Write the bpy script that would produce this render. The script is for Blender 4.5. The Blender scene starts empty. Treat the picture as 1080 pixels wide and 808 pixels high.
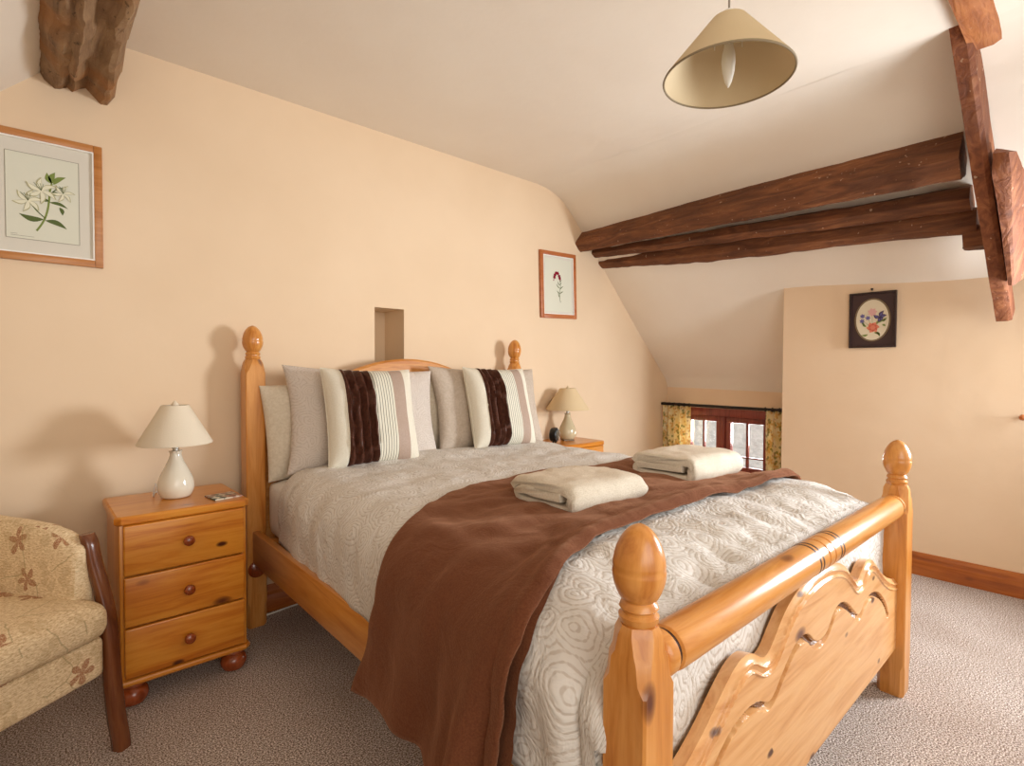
import bpy, bmesh, math, random
import numpy as np
from mathutils import Vector, Matrix, noise
random.seed(7)
PI = math.pi
C = bpy.context.scene.collection
sc = bpy.context.scene
sc.view_settings.view_transform = 'Standard'
sc.view_settings.look = 'None'

# ------------------------------------------------------------------ materials
def lin(h):
    h = h.lstrip('#')
    r = [int(h[i:i+2], 16)/255 for i in (0, 2, 4)]
    return tuple([(c/12.92 if c <= .04045 else ((c+.055)/1.055)**2.4) for c in r]+[1.0])

class NT:
    """tiny node helper"""
    def __init__(s, name, rough=.6, spec=.5):
        s.m = bpy.data.materials.new(name); s.m.use_nodes = True
        s.t = s.m.node_tree; s.b = s.t.nodes['Principled BSDF']
        s.b.inputs['Roughness'].default_value = rough
        s.b.inputs['Specular IOR Level'].default_value = spec
    def n(s, typ, **kw):
        nd = s.t.nodes.new(typ)
        for k, v in kw.items(): setattr(nd, k, v)
        return nd
    def link(s, a, b): s.t.links.new(a, b)
    def set(s, sock, v):
        if hasattr(v, 'is_output') or isinstance(v, bpy.types.NodeSocket): s.link(v, sock)
        else: sock.default_value = v
    def coord(s, kind='Object'): return s.n('ShaderNodeTexCoord').outputs[kind]
    def uv(s): return s.coord('UV')
    def mapping(s, v, scale=(1, 1, 1), loc=(0, 0, 0), rot=(0, 0, 0)):
        m = s.n('ShaderNodeMapping'); s.link(v, m.inputs['Vector'])
        m.inputs['Scale'].default_value = scale; m.inputs['Location'].default_value = loc; m.inputs['Rotation'].default_value = rot
        return m.outputs[0]
    def noise(s, v, scale=5, detail=3, rough=.5, dist=0, col=False):
        m = s.n('ShaderNodeTexNoise'); s.link(v, m.inputs['Vector'])
        m.inputs['Scale'].default_value = scale; m.inputs['Detail'].default_value = detail
        m.inputs['Roughness'].default_value = rough; m.inputs['Distortion'].default_value = dist
        return m.outputs['Color' if col else 'Fac']
    def ramp(s, f, stops, interp='LINEAR'):
        r = s.n('ShaderNodeValToRGB'); s.link(f, r.inputs[0]); r.color_ramp.interpolation = interp
        e = r.color_ramp.elements
        while len(e) < len(stops): e.new(.5)
        for el, (p, c) in zip(e, stops): el.position = p; el.color = c if len(c) == 4 else (*c, 1)
        return r.outputs[0]
    def math(s, op, a, b=0.0, c=None, clamp=False):
        m = s.n('ShaderNodeMath', operation=op, use_clamp=clamp)
        s.set(m.inputs[0], a); s.set(m.inputs[1], b)
        if c is not None: s.set(m.inputs[2], c)
        return m.outputs[0]
    def vmath(s, op, a, b):
        m = s.n('ShaderNodeVectorMath', operation=op)
        s.set(m.inputs[0], a); s.set(m.inputs[1], b); return m.outputs[0]
    def mix(s, f, a, b, mode='MIX'):
        m = s.n('ShaderNodeMix', data_type='RGBA', blend_type=mode)
        s.set(m.inputs[0], f); s.set(m.inputs[6], a); s.set(m.inputs[7], b); return m.outputs[2]
    def sep(s, v):
        m = s.n('ShaderNodeSeparateXYZ'); s.link(v, m.inputs[0]); return m.outputs
    def bump(s, h, strength=.3, dist=.01, prev=None):
        m = s.n('ShaderNodeBump'); s.link(h, m.inputs['Height'])
        m.inputs['Strength'].default_value = strength; m.inputs['Distance'].default_value = dist
        if prev is not None: s.link(prev, m.inputs['Normal'])
        s.link(m.outputs[0], s.b.inputs['Normal']); return m.outputs[0]
    def color(s, c): s.set(s.b.inputs['Base Color'], c)

def BW(v): return (v, v, v, 1)

def plain(name, h, rough=.6, spec=.5, metal=0, bump=0, bscale=60):
    k = NT(name, rough, spec); k.color(lin(h)); k.b.inputs['Metallic'].default_value = metal
    if bump:
        k.bump(k.noise(k.coord(), bscale, 4), bump, .004)
    return k.m

def wall_mat(name, c1, c2, bump=.25):
    k = NT(name, .85, .2); co = k.coord()
    f = k.noise(co, 1.3, 4, .55)
    k.color(k.ramp(f, [(.35, lin(c1)), (.65, lin(c2))]))
    h = k.math('ADD', k.math('MULTIPLY', k.noise(co, 3.5, 4, .5), 3.0), k.math('MULTIPLY', k.noise(co, 60, 3), .12))
    k.bump(h, bump, .03)
    return k.m

def pine(name, axis, cols, rough=.28, knots=True, seed=0, dens=.36):
    k = NT(name, rough, .5)
    oi = k.n('ShaderNodeObjectInfo')
    co = k.coord()
    off = k.math('MULTIPLY', oi.outputs['Random'], 9.0)
    cb = k.n('ShaderNodeCombineXYZ'); 
    for i in range(3): k.link(off, cb.inputs[i])
    co = k.vmath('ADD', co, cb.outputs[0])
    sc_ = [1, 1, 1]; sc_['xyz'.index(axis)] = .09
    st = k.mapping(co, tuple(sc_), (seed, seed*.7, seed*.3))
    grain = k.noise(st, 30, 5, .6, .9)
    fine = k.noise(st, 160, 2, .5)
    col = k.ramp(grain, [(.28, lin(cols[0])), (.45, lin(cols[1])), (.6, lin(cols[2])), (.74, lin(cols[1]))])
    col = k.mix(k.math('MULTIPLY', fine, .22), col, lin(cols[3]), 'MULTIPLY')
    if knots:
        s2 = [9, 9, 9]; s2['xyz'.index(axis)] = 4.6
        v = k.n('ShaderNodeTexVoronoi'); k.link(k.mapping(co, tuple(s2), (seed+.3, .2, seed)), v.inputs['Vector'])
        v.inputs['Scale'].default_value = 1.0; v.inputs['Randomness'].default_value = 1
        ksel = k.math('LESS_THAN', k.sep(v.outputs['Color'])[0], dens)
        kn = k.ramp(v.outputs['Distance'], [(.05, BW(1)), (.12, BW(.55)), (.17, BW(0))])
        kn = k.math('MULTIPLY', kn, ksel)
        halo = k.math('MULTIPLY', k.ramp(v.outputs['Distance'], [(.1, BW(.45)), (.4, BW(0))]), ksel)
        col = k.mix(halo, col, lin(cols[0]))
        col = k.mix(kn, col, lin('#5a250c'))
        s3 = [24, 24, 24]; s3['xyz'.index(axis)] = 12
        v3 = k.n('ShaderNodeTexVoronoi'); k.link(k.mapping(co, tuple(s3), (seed+.9, 1.2, seed)), v3.inputs['Vector']); v3.inputs['Scale'].default_value = 1
        k3 = k.math('MULTIPLY', k.ramp(v3.outputs['Distance'], [(.12, BW(1)), (.2, BW(.6)), (.26, BW(0))]), k.math('LESS_THAN', k.sep(v3.outputs['Color'])[0], dens*.13))
        col = k.mix(k3, col, lin('#4a1e0a'))
    k.color(col)
    k.b.inputs['Coat Weight'].default_value = .25; k.b.inputs['Coat Roughness'].default_value = .18
    k.bump(grain, .06, .003)
    return k.m

BEDC = ('#b56b24', '#cf8a3e', '#dc9c52', '#bb8450')
NSC = ('#b86414', '#d08022', '#dc9434', '#c07c38')
headM = pine('headboard_pine', 'x', BEDC, .5, seed=12); headM.node_tree.nodes['Principled BSDF'].inputs['Coat Weight'].default_value = 0
bedX, bedY, bedZ = [pine('bed_pine_'+a, a, BEDC, seed=i) for i, a in enumerate('xyz')]
nsX, nsY, nsZ = [pine('cabinet_pine_'+a, a, NSC, seed=3+i, dens=.3) for i, a in enumerate('xyz')]
skX, skY = [pine('skirting_pine_'+a, a, ('#8f4713', '#a85a1e', '#b86a2a', '#995522'), seed=7+i) for i, a in enumerate('xy')]
panelM = pine('bed_panel_pine', 'x', ('#c98a4a', '#dca468', '#e6b47a', '#c49460'), seed=9, dens=.6)
knobM = pine('knob_wood', 'z', ('#7d3410', '#93431a', '#a5522a', '#7d3a1a'), .2, False)
frameM = pine('frame_wood', 'x', ('#a8692f', '#bb7a3c', '#c5864a', '#a06a38'), .4, False)
frameR = pine('frame_wood_red', 'x', ('#a85a2a', '#b86a35', '#c07440', '#a05a30'), .4, False)
darkleg = pine('walnut_leg', 'z', ('#5a2c14', '#6e3a1c', '#7d4826', '#55301a'), .25, False)

def oldwood(name, cols, axis='y', rough=.7, worm=False):
    k = NT(name, rough, .3); co = k.coord()
    sc_ = [1, 1, 1]; sc_['xyz'.index(axis)] = .15
    st = k.mapping(co, tuple(sc_))
    g = k.noise(st, 22, 6, .62, 1.2)
    big = k.noise(co, 3.0, 3, .5)
    col = k.ramp(g, [(.25, lin(cols[0])), (.45, lin(cols[1])), (.62, lin(cols[2])), (.8, lin(cols[3]))])
    col = k.mix(k.ramp(big, [(.35, BW(0)), (.7, BW(.6))]), col, lin(cols[0]))
    sp = k.ramp(k.noise(co, 45, 2), [(.70, BW(0)), (.74, BW(.6))])
    col = k.mix(sp, col, lin('#c9a98c'))
    if worm:
        wv = k.ramp(k.noise(k.mapping(co, (1, .5, 1)), 34, 3, .6, 1.5), [(.30, BW(1)), (.37, BW(0))])
        col = k.mix(k.math('MULTIPLY', wv, .8), col, lin('#3c2c20'))
        wm = k.ramp(k.noise(co, 5, 2), [(.5, BW(0)), (.68, BW(.7))])
        col = k.mix(wm, col, lin('#a5703e'))
    k.color(col)
    h = k.math('ADD', g, k.math('MULTIPLY', k.noise(co, 9, 4), 1.5))
    k.bump(h, .7, .012)
    return k.m
beamY = oldwood('old_oak_y', ('#4c2e1e', '#70452c', '#8e5a38', '#a67a52'))
beamZ = oldwood('old_oak_z', ('#5c3422', '#824c30', '#9c623e', '#b27c54'), 'z')
beamX = oldwood('old_oak_x', ('#7a4424', '#a86434', '#bd7840', '#c58a55'), 'x')
beamPale = oldwood('old_oak_pale', ('#6e543c', '#957557', '#b0906c', '#c4a888'), worm=True)

wallM = wall_mat('cream_wall', '#e3c9a9', '#e9d0b1', .05)
ceilM = wall_mat('ceiling_plaster', '#ebdfcf', '#efe5d6', .06)
kneeM = wall_mat('knee_wall_paint', '#e6caa9', '#ebd1b2', .07)

def carpet():
    k = NT('speckled_carpet', .95, .1); co = k.coord()
    f = k.noise(co, 215, 2, .65)
    c = k.ramp(f, [(.38, lin('#64534a')), (.46, lin('#9c8a7e')), (.53, lin('#c6b6aa')), (.62, lin('#f2e8e0'))])
    big = k.ramp(k.noise(co, 2.5, 3), [(.4, BW(0)), (.7, BW(.25))])
    c = k.mix(big, c, lin('#7a5a3c'))
    k.color(c)
    k.bump(k.noise(co, 120, 3, .7), .8, .008)
    return k.m
carpetM = carpet()

def flowers(k, uv, cell, petal_r, n=5, seed=0.0, rnd=.85):
    """flower mask from voronoi cells in UV space (metres)"""
    v = k.n('ShaderNodeTexVoronoi', voronoi_dimensions='2D'); p = k.mapping(uv, (1/cell, 1/cell, 1), (seed, seed*1.7, 0))
    k.link(p, v.inputs['Vector']); v.inputs['Scale'].default_value = 1; v.inputs['Randomness'].default_value = rnd
    d = k.vmath('SUBTRACT', p, v.outputs['Position'])
    x, y, _ = k.sep(d)
    ang = k.math('ARCTAN2', y, x)
    rc = k.sep(v.outputs['Color'])
    ang = k.math('ADD', ang, k.math('MULTIPLY', rc[1], 6.28))
    r = k.math('SQRT', k.math('ADD', k.math('MULTIPLY', x, x), k.math('MULTIPLY', y, y)))
    pet = k.math('ABSOLUTE', k.math('COSINE', k.math('MULTIPLY', ang, n/2)))
    lim = k.math('MULTIPLY', k.math('POWER', pet, .8), petal_r/cell)
    m = k.math('LESS_THAN', r, lim)
    return m, r, rc, pet

def chair_fabric():
    k = NT('floral_chenille', .95, .1); uv = k.uv()
    w = k.vmath('SCALE', k.noise(uv, 14, 2, col=True), (0, 0, 0)); 
    nz = k.noise(uv, 14, 3, .5, 0, True)
    sc_ = k.n('ShaderNodeVectorMath', operation='SCALE'); k.link(nz, sc_.inputs[0]); sc_.inputs['Scale'].default_value = .03
    uw = k.vmath('ADD', uv, sc_.outputs[0])
    weave = k.noise(k.mapping(uv, (1, 3, 1)), 90, 4, .75)
    base = k.ramp(weave, [(.34, lin('#bd9c72')), (.5, lin('#e6cca4')), (.64, lin('#f8e5c2'))])
    m1, r1, c1, pet = flowers(k, uw, .115, .036, 5, 0.3)
    sel = k.math('GREATER_THAN', c1[0], .45)
    patch = k.ramp(k.noise(uv, 300, 2), [(.38, BW(.35)), (.55, BW(.85))])
    base = k.mix(k.math('MULTIPLY', k.math('MULTIPLY', m1, sel), patch), base, lin('#a0603f'))
    m2, r2, c2, _ = flowers(k, uw, .075, .03, 2, 5.1)
    rim = k.math('MULTIPLY', m2, k.math('GREATER_THAN', c2[0], .35))
    base = k.mix(k.math('MULTIPLY', rim, k.math('MULTIPLY', patch, .45)), base, lin('#b8996c'))
    v = k.n('ShaderNodeTexVoronoi', voronoi_dimensions='2D', feature='DISTANCE_TO_EDGE'); k.link(k.mapping(uw, (7, 7, 1), (.4, 2, 0)), v.inputs['Vector'])
    v.inputs['Scale'].default_value = 1
    ln = k.ramp(v.outputs['Distance'], [(.006, BW(.5)), (.016, BW(0))])
    base = k.mix(k.math('MULTIPLY', ln, k.math('GREATER_THAN', k.noise(uv, 9, 1), .5)), base, lin('#9a8458'))
    k.color(base); k.bump(weave, .5, .004)
    return k.m
chairM = chair_fabric()

def curtain_fabric():
    k = NT('yellow_floral_cotton', .9, .1); uv = k.uv()
    base = k.ramp(k.noise(uv, 12, 2), [(.35, lin('#f0dc9f')), (.6, lin('#f8eecb'))])
    m1, r1, c1, _ = flowers(k, uv, .075, .033, 5, 1.3)
    base = k.mix(k.math('MULTIPLY', m1, .6), base, lin('#e0b04a'))
    m2, r2, c2, _ = flowers(k, uv, .05, .02, 2, 3.3)
    base = k.mix(k.math('MULTIPLY', k.math('MULTIPLY', m2, k.math('GREATER_THAN', c2[0], .5)), .7), base, lin('#8a8a4a'))
    m3, r3, c3, _ = flowers(k, uv, .06, .010, 4, 8.3)
    base = k.mix(k.math('MULTIPLY', m3, .55), base, lin('#9a6a48'))
    k.color(base)
    k.b.inputs['Transmission Weight'].default_value = 0
    # a little light passes through the cloth
    tr = k.n('ShaderNodeBsdfTranslucent'); k.link(base, tr.inputs[0])
    mx = k.n('ShaderNodeMixShader'); mx.inputs[0].default_value = .4
    k.link(k.b.outputs[0], mx.inputs[1]); k.link(tr.outputs[0], mx.inputs[2])
    k.link(mx.outputs[0], k.t.nodes['Material Output'].inputs[0])
    return k.m
curtM = curtain_fabric()

def paisley(name, c1, c2, scale=1.0, bump=.4):
    k = NT(name, .7, .25); uv = k.uv()
    nz = k.noise(uv, 9*scale, 2, .5, 0, True)
    s_ = k.n('ShaderNodeVectorMath', operation='SCALE'); k.link(nz, s_.inputs[0]); s_.inputs['Scale'].default_value = .07/scale
    uw = k.vmath('ADD', uv, s_.outputs[0])
    v = k.n('ShaderNodeTexVoronoi', voronoi_dimensions='2D'); k.link(k.mapping(uw, (12.5*scale,)*3), v.inputs['Vector']); v.inputs['Scale'].default_value = 1
    rings = k.math('SINE', k.math('MULTIPLY', v.outputs['Distance'], 40))
    v2 = k.n('ShaderNodeTexVoronoi', voronoi_dimensions='2D'); k.link(k.mapping(uw, (40*scale,)*3), v2.inputs['Vector']); v2.inputs['Scale'].default_value = 1
    r2 = k.math('SINE', k.math('MULTIPLY', v2.outputs['Distance'], 16))
    tot = k.math('ADD', k.math('MULTIPLY', rings, .92), k.math('MULTIPLY', r2, .22))
    f = k.ramp(k.math('ADD', k.math('MULTIPLY', tot, .4), .5), [(.16, BW(0)), (.34, BW(1))])
    k.color(k.mix(f, lin(c1), lin(c2)))
    n1 = k.bump(tot, bump, .0025)
    k.bump(k.noise(uv, 15, 4, .6, .8), .55, .022, n1)
    return k.m
duvetM = paisley('paisley_damask', '#c5bbb0', '#dbd6cf', 1.0, .17)
pillowP = paisley('paisley_pillow', '#c3b5a8', '#cfc3b8', 1.2, .08)

def cloth(name, h1, h2, nscale=180, bump=.3, rough=.9, sheen=0, folds=0):
    k = NT(name, rough, .15); co = k.coord()
    f = k.noise(co, nscale, 3, .6)
    k.color(k.ramp(f, [(.35, lin(h1)), (.65, lin(h2))]))
    n1 = k.bump(f, bump, .003)
    if folds: k.bump(k.noise(co, 9, 3, .55, 1.2), folds, .02, n1)
    if sheen:
        k.b.inputs['Sheen Weight'].default_value = sheen; k.b.inputs['Sheen Roughness'].default_value = .45
        k.b.inputs['Sheen Tint'].default_value = lin('#c09070')
    return k.m
throwM = cloth('brown_fleece', '#5f3521', '#70432b', 260, .5, .95, .6, .3)
towelM = cloth('cream_terry', '#cfc3ae', '#ded4c2', 260, .8, .98, .2, .2)
sheetM = cloth('white_cotton', '#d9d2c8', '#e2dcd3', 90, .1)
pillowC = cloth('cream_pillow', '#cdbfa9', '#d8ccb8', 90, .15, .8, 0, .3)
pillowS = cloth('taupe_satin', '#a9988a', '#b5a597', 90, .1, .45, 0, .4)
pillowS2 = cloth('beige_satin', '#b9a998', '#c4b5a5', 90, .1, .5, 0, .4)
cushCream = cloth('cushion_cream', '#d8d0bd', '#e0d9c8', 200, .15, .6)
cushBrown = cloth('cushion_brown', '#44271d', '#553327', 60, .2, .33, 0, .6)
cushTaupe = cloth('cushion_taupe', '#a58e7e', '#b09a8a', 200, .15, .5)
def ribbed():
    k = NT('cushion_ribbed', .7, .3); u = k.sep(k.uv())[0]
    s = k.math('FRACT', k.math('MULTIPLY', u, 1/.0125))
    f = k.ramp(s, [(.0, BW(0)), (.10, BW(0)), (.16, BW(1)), (.9, BW(1)), (1, BW(0))])
    k.color(k.mix(f, lin('#5a5040'), lin('#ddd8c6')))
    k.bump(f, .8, .004)
    return k.m
cushRib = ribbed()
ceramic = plain('cream_ceramic', '#e3dac6', .12, .5)
ceramicD = plain('putty_ceramic', '#c7b896', .15, .5)
shadeM = plain('lamp_shade_cloth', '#e0d2bb', .8, .2, 0, .1, 200)
shadeT = plain('tan_lamp_shade', '#d3bb94', .8, .2, 0, .1, 200)
whiteP = plain('white_plastic', '#e8e6e0', .35)
blackP = plain('black_plastic', '#17181a', .3)
chrome = plain('brushed_metal', '#b8b4ac', .3, .5, 1)
iron = plain('black_iron', '#1a1513', .4, .5, .3)
darkslat = plain('slat_fabric', '#8a7b66', .9)
winM = pine('red_brown_timber', 'z', ('#6e2c20', '#86392a', '#964636', '#7a3a2c'), .4, False)
paperM = plain('print_paper', '#d9d8c6', .9, .1)
matM = plain('mount_board', '#d8d2c4', .9, .1)
whiteEdge = plain('white_slip', '#eeeae2', .5)
leafG = plain('leaf_green', '#7d8c4c', .9, .1)
leafD = plain('leaf_dark', '#5e6b40', .9, .1)
petalW = plain('petal_cream', '#e2dfc6', .9, .1)
petalE = plain('petal_shade', '#b9b48c', .9, .1)
petalR = plain('petal_red', '#8a2233', .9, .1)
petalO = plain('petal_coral', '#d88468', .9, .1)
petalP = plain('petal_pink', '#d9a8a0', .9, .1)
petalV = plain('petal_violet', '#6f6796', .9, .1)
inkM = plain('butterfly_ink', '#5a4c62', .9, .1)
brownMount = plain('brown_mount', '#3b2423', .5)
darkFrame = plain('dark_frame', '#2a1715', .3)
cream = plain('cream_oval', '#ddd0b4', .9)
goldM = plain('thin_gold_line', '#8f7850', .5)

def shade_in():
    k = NT('pendant_shade', .75, .2)
    co = k.coord('Object')
    k.color(k.ramp(k.noise(co, 4, 2), [(.3, lin('#c9b48e')), (.7, lin('#d3bf9b'))]))
    return k.m
pendM = shade_in()
bulbM = NT('frosted_bulb', .3); bulbM.color(lin('#f3efe4')); bulbM.b.inputs['Transmission Weight'].default_value = .25; bulbM = bulbM.m

def glass():
    k = NT('window_glass', .02, .5)
    k.b.inputs['Transmission Weight'].default_value = 1; k.b.inputs['IOR'].default_value = 1.45
    # thin glazing: mostly clear with a weak mirror
    t = k.n('ShaderNodeBsdfTransparent'); g = k.n('ShaderNodeBsdfGlossy'); g.inputs['Roughness'].default_value = .02
    mx = k.n('ShaderNodeMixShader'); mx.inputs[0].default_value = .07
    k.link(t.outputs[0], mx.inputs[1]); k.link(g.outputs[0], mx.inputs[2]); k.link(mx.outputs[0], k.t.nodes['Material Output'].inputs[0])
    return k.m
glassM = glass()

# ------------------------------------------------------------------ mesh helpers
def empty(name, label=None, cat=None, loc=(0, 0, 0), rotz=0, group=None):
    o = bpy.data.objects.new(name, None); C.objects.link(o); o.empty_display_size = .1
    o.location = loc; o.rotation_euler = (0, 0, rotz)
    tag(o, label, cat, group); return o
def tag(o, label=None, cat=None, group=None, kind=None):
    if label: o['label'] = label
    if cat: o['category'] = cat
    if group: o['group'] = group
    if kind: o['kind'] = kind
    return o
def obj(name, bm, mats, parent=None, sharp=35, recalc=True, uvbox=True):
    if recalc: bmesh.ops.recalc_face_normals(bm, faces=bm.faces)
    bm.normal_update()
    uvl = bm.loops.layers.uv.verify()
    if uvbox:
        for f in bm.faces:
            n = f.normal; a = max(range(3), key=lambda i: abs(n[i]))
            for l in f.loops:
                c = l.vert.co
                l[uvl].uv = ((c.y, c.z), (c.x, c.z), (c.x, c.y))[a]
    th = math.radians(sharp)
    for f in bm.faces: f.smooth = True
    for e in bm.edges:
        if len(e.link_faces) == 2 and e.calc_face_angle(0) > th: e.smooth = False
    me = bpy.data.meshes.new(name); bm.to_mesh(me); bm.free()
    if not isinstance(mats, (list, tuple)): mats = [mats]
    for m in mats: me.materials.append(m)
    o = bpy.data.objects.new(name, me); C.objects.link(o)
    if parent: o.parent = parent
    return o
def struct(name, bm, m, parent=None, **k):
    o = obj(name, bm, m, parent, **k)
    if not parent: o['kind'] = 'structure'
    return o
def BM(): return bmesh.new()
def box(bm, x0, x1, y0, y1, z0, z1, bev=0, seg=2, mat=0):
    r = bmesh.ops.create_cube(bm, size=1)
    vs = r['verts']
    for v in vs:
        v.co = Vector(((x0+x1)/2+v.co.x*(x1-x0), (y0+y1)/2+v.co.y*(y1-y0), (z0+z1)/2+v.co.z*(z1-z0)))
    fs = list({f for v in vs for f in v.link_faces})
    if bev:
        es = list({e for v in vs for e in v.link_edges})
        r = bmesh.ops.bevel(bm, geom=es, offset=bev, segments=seg, profile=.5, affect='EDGES')
        fs = [f for f in bm.faces if f in set(r['faces'])] + [f for f in fs if f.is_valid]
    if mat:
        for f in fs: f.material_index = mat
    return vs
def B(*a, **k):
    bm = BM(); box(bm, *a, **k); return bm
def lathe(bm, prof, seg=32, M=None, cap=True):
    """prof: (r, z) pairs bottom to top, about z"""
    rings = []
    for r, z in prof:
        ring = []
        for i in range(seg):
            a = 2*PI*i/seg; p = Vector((r*math.cos(a), r*math.sin(a), z))
            ring.append(bm.verts.new(M @ p if M else p))
        rings.append(ring)
    for a, b in zip(rings, rings[1:]):
        for i in range(seg):
            j = (i+1) % seg
            bm.faces.new((a[i], a[j], b[j], b[i]))
    if cap:
        bm.faces.new(rings[0][::-1]); bm.faces.new(rings[-1])
    return rings
def loft(bm, rings, closed=True, caps=True, mat=0):
    R = [[bm.verts.new(p) for p in r] for r in rings]
    n = len(R[0]); m = n if closed else n-1
    for a, b in zip(R, R[1:]):
        for i in range(m):
            f = bm.faces.new((a[i], a[(i+1) % n], b[(i+1) % n], b[i])); f.material_index = mat
    if caps and closed: bm.faces.new(R[0][::-1]); bm.faces.new(R[-1])
    return R
def tube(bm, pts, r, seg=10, caps=True):
    pts = [Vector(p) for p in pts]; rings = []
    up = None
    for i, p in enumerate(pts):
        t = (pts[min(i+1, len(pts)-1)]-pts[max(i-1, 0)]).normalized()
        if up is None:
            up = Vector((0, 0, 1)) if abs(t.z) < .9 else Vector((1, 0, 0))
        s = t.cross(up).normalized(); up = s.cross(t).normalized()
        rr = r[i] if isinstance(r, (list, tuple)) else r
        rings.append([p+(s*math.cos(2*PI*k/seg)+up*math.sin(2*PI*k/seg))*rr for k in range(seg)])
    loft(bm, rings, True, caps)
def smooth_path(pts, n=8):
    pts = [Vector(p) for p in pts]; out = []
    for i in range(len(pts)-1):
        p0 = pts[max(i-1, 0)]; p1 = pts[i]; p2 = pts[i+1]; p3 = pts[min(i+2, len(pts)-1)]
        for k in range(n):
            t = k/n
            out.append(.5*((2*p1)+(p2-p0)*t+(2*p0-5*p1+4*p2-p3)*t*t+(-p0+3*p1-3*p2+p3)*t**3))
    out.append(pts[-1]); return out
def interp(xs, ys, x): return float(np.interp(x, xs, ys))
def sstep(a, b, x):
    t = min(1, max(0, (x-a)/(b-a))); return t*t*(3-2*t)
def copy_tree(o, parent=None):
    c = o.copy(); C.objects.link(c)
    if parent: c.parent = parent
    for ch in list(o.children): copy_tree(ch, c)
    return c
def nz(p, s, seed=0): return noise.noise(Vector(p)*s+Vector((seed*3.1, seed*1.7, seed)))

# ------------------------------------------------------------------ room shell
YW = .10; ZC = 2.416
YB = -4.2                     # how far the built room runs behind the camera
def slope_z(x, y):
    """height of the right-hand sloping ceiling"""
    prof_x = [1.86, 1.95, 2.04, 2.12, 2.22, 2.62, 3.0, 3.46, 3.5, 3.56]
    prof_z = [2.416, 2.409, 2.385, 2.345, 2.262, 1.885, 1.508, 1.07, .99, .93]
    z = interp(prof_x, prof_z, x)
    k = sstep(.0, -1.05, y)*(1-.35*sstep(-1.1, -2.1, y))
    b = interp([2.15, 2.98, 3.5], [0, .165, -.02], x)
    return z+b*k
bm = BM(); box(bm, -2.2, 3.7, YB, .5, -.05, 0); struct('floor', bm, carpetM)

# ceiling and left slope
bm = BM()
loft(bm, [[Vector((x, y, ZC)), Vector((x, y, ZC+.06))] for x in (-.55, 1.90) for y in (0,)] and
     [[Vector((-.56, YW+.3, ZC)), Vector((1.88, YW+.3, ZC)), Vector((1.88, YW+.3, ZC+.06)), Vector((-.56, YW+.3, ZC+.06))],
      [Vector((-.56, YB, ZC)), Vector((1.88, YB, ZC)), Vector((1.88, YB, ZC+.06)), Vector((-.56, YB, ZC+.06))]])
struct('ceiling', bm, ceilM)
bm = BM()
xs = list(np.linspace(1.86, 3.56, 52)); ys = list(np.linspace(YW+.3, YB, 60))
R = [[bm.verts.new((x, y, slope_z(x, y)+.004*nz((x, y, 0), 2.2))) for x in xs] for y in ys]
T = [[bm.verts.new((x, y, z)) for x, z in ((1.84, 2.50), (3.0, 2.50), (3.66, 1.5), (3.66, .95))] for y in ys]
for a, b in zip(R, R[1:]):
    for i in range(len(xs)-1): bm.faces.new((a[i], a[i+1], b[i+1], b[i]))
for a, b in zip(T, T[1:]):
    for i in range(3): bm.faces.new((a[i], b[i], b[i+1], a[i+1]))
struct('ceiling_slope_right', bm, ceilM, sharp=80, recalc=False)
def prism_y(bm, poly, y0, y1):
    loft(bm, [[Vector((x, y0, z)) for x, z in poly], [Vector((x, y1, z)) for x, z in poly]])
bm = BM(); prism_y(bm, [(-.48, 2.434), (-2.15, .764), (-2.2, .82), (-.5, 2.52)], YW+.3, YB); struct('ceiling_slope_left', bm, ceilM)
bm = BM(); box(bm, -2.2, -2.05, YB, .5, 0, .9); struct('wall_left', bm, wallM)

# headboard wall with the little niche
nx0, nx1, nzb, nzt = .639, .818, .98, 1.478
def wall_strip(bm, x0, x1, z0, z1, y0=YW, y1=.5): box(bm, x0, x1, y0, y1, z0, z1)
bm = BM()
xs4 = [-2.2, nx0, nx1, 3.7]; zs4 = [0, nzb, nzt, 2.55]
grid = {}
for i, x in enumerate(xs4):
    for j, z in enumerate(zs4): grid[i, j] = bm.verts.new((x, YW, z))
for i in range(3):
    for j in range(3):
        if (i, j) != (1, 1): bm.faces.new((grid[i, j], grid[i+1, j], grid[i+1, j+1], grid[i, j+1]))
nb = [bm.verts.new((x, YW+.22, z)) for x, z in ((nx0, nzb), (nx1, nzb), (nx1, nzt), (nx0, nzt))]
nf = [grid[1, 1], grid[2, 1], grid[2, 2], grid[1, 2]]
for i in range(4): bm.faces.new((nf[i], nf[(i+1) % 4], nb[(i+1) % 4], nb[i]))
bm.faces.new(nb)
ob = [bm.verts.new((x, .5, z)) for x, z in ((-2.2, 0), (3.7, 0), (3.7, 2.55), (-2.2, 2.55))]
oc = [grid[0, 0], grid[3, 0], grid[3, 3], grid[0, 3]]
bm.faces.new(ob[::-1])
struct('wall_back', bm, wallM, sharp=40)

# knee wall on the right (front of the window recess)
bm = BM()
prism = []
ys = np.linspace(-1.085, YB, 40)
loft(bm, [[Vector((2.98, y, 0)), Vector((2.98, y, slope_z(2.98, y)+.03)), Vector((3.12, y, slope_z(2.98, y)+.03)), Vector((3.12, y, 0))] for y in ys])
box(bm, 3.12, 3.7, -1.23, -1.085, 0, 1.7)
struct('wall_right', bm, kneeM)
# window wall in the recess: four pieces round the opening
WX = 3.5; wy0, wy1, wz0, wz1 = -.80, -.02, .27, .83
bm = BM()
box(bm, WX, WX+.25, wy1, .3, 0, 1.15); box(bm, WX, WX+.25, -1.1, wy0, 0, 1.15)
box(bm, WX, WX+.25, wy0, wy1, 0, wz0); box(bm, WX, WX+.25, wy0, wy1, wz1, 1.15)
struct('wall_window', bm, kneeM)

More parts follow.
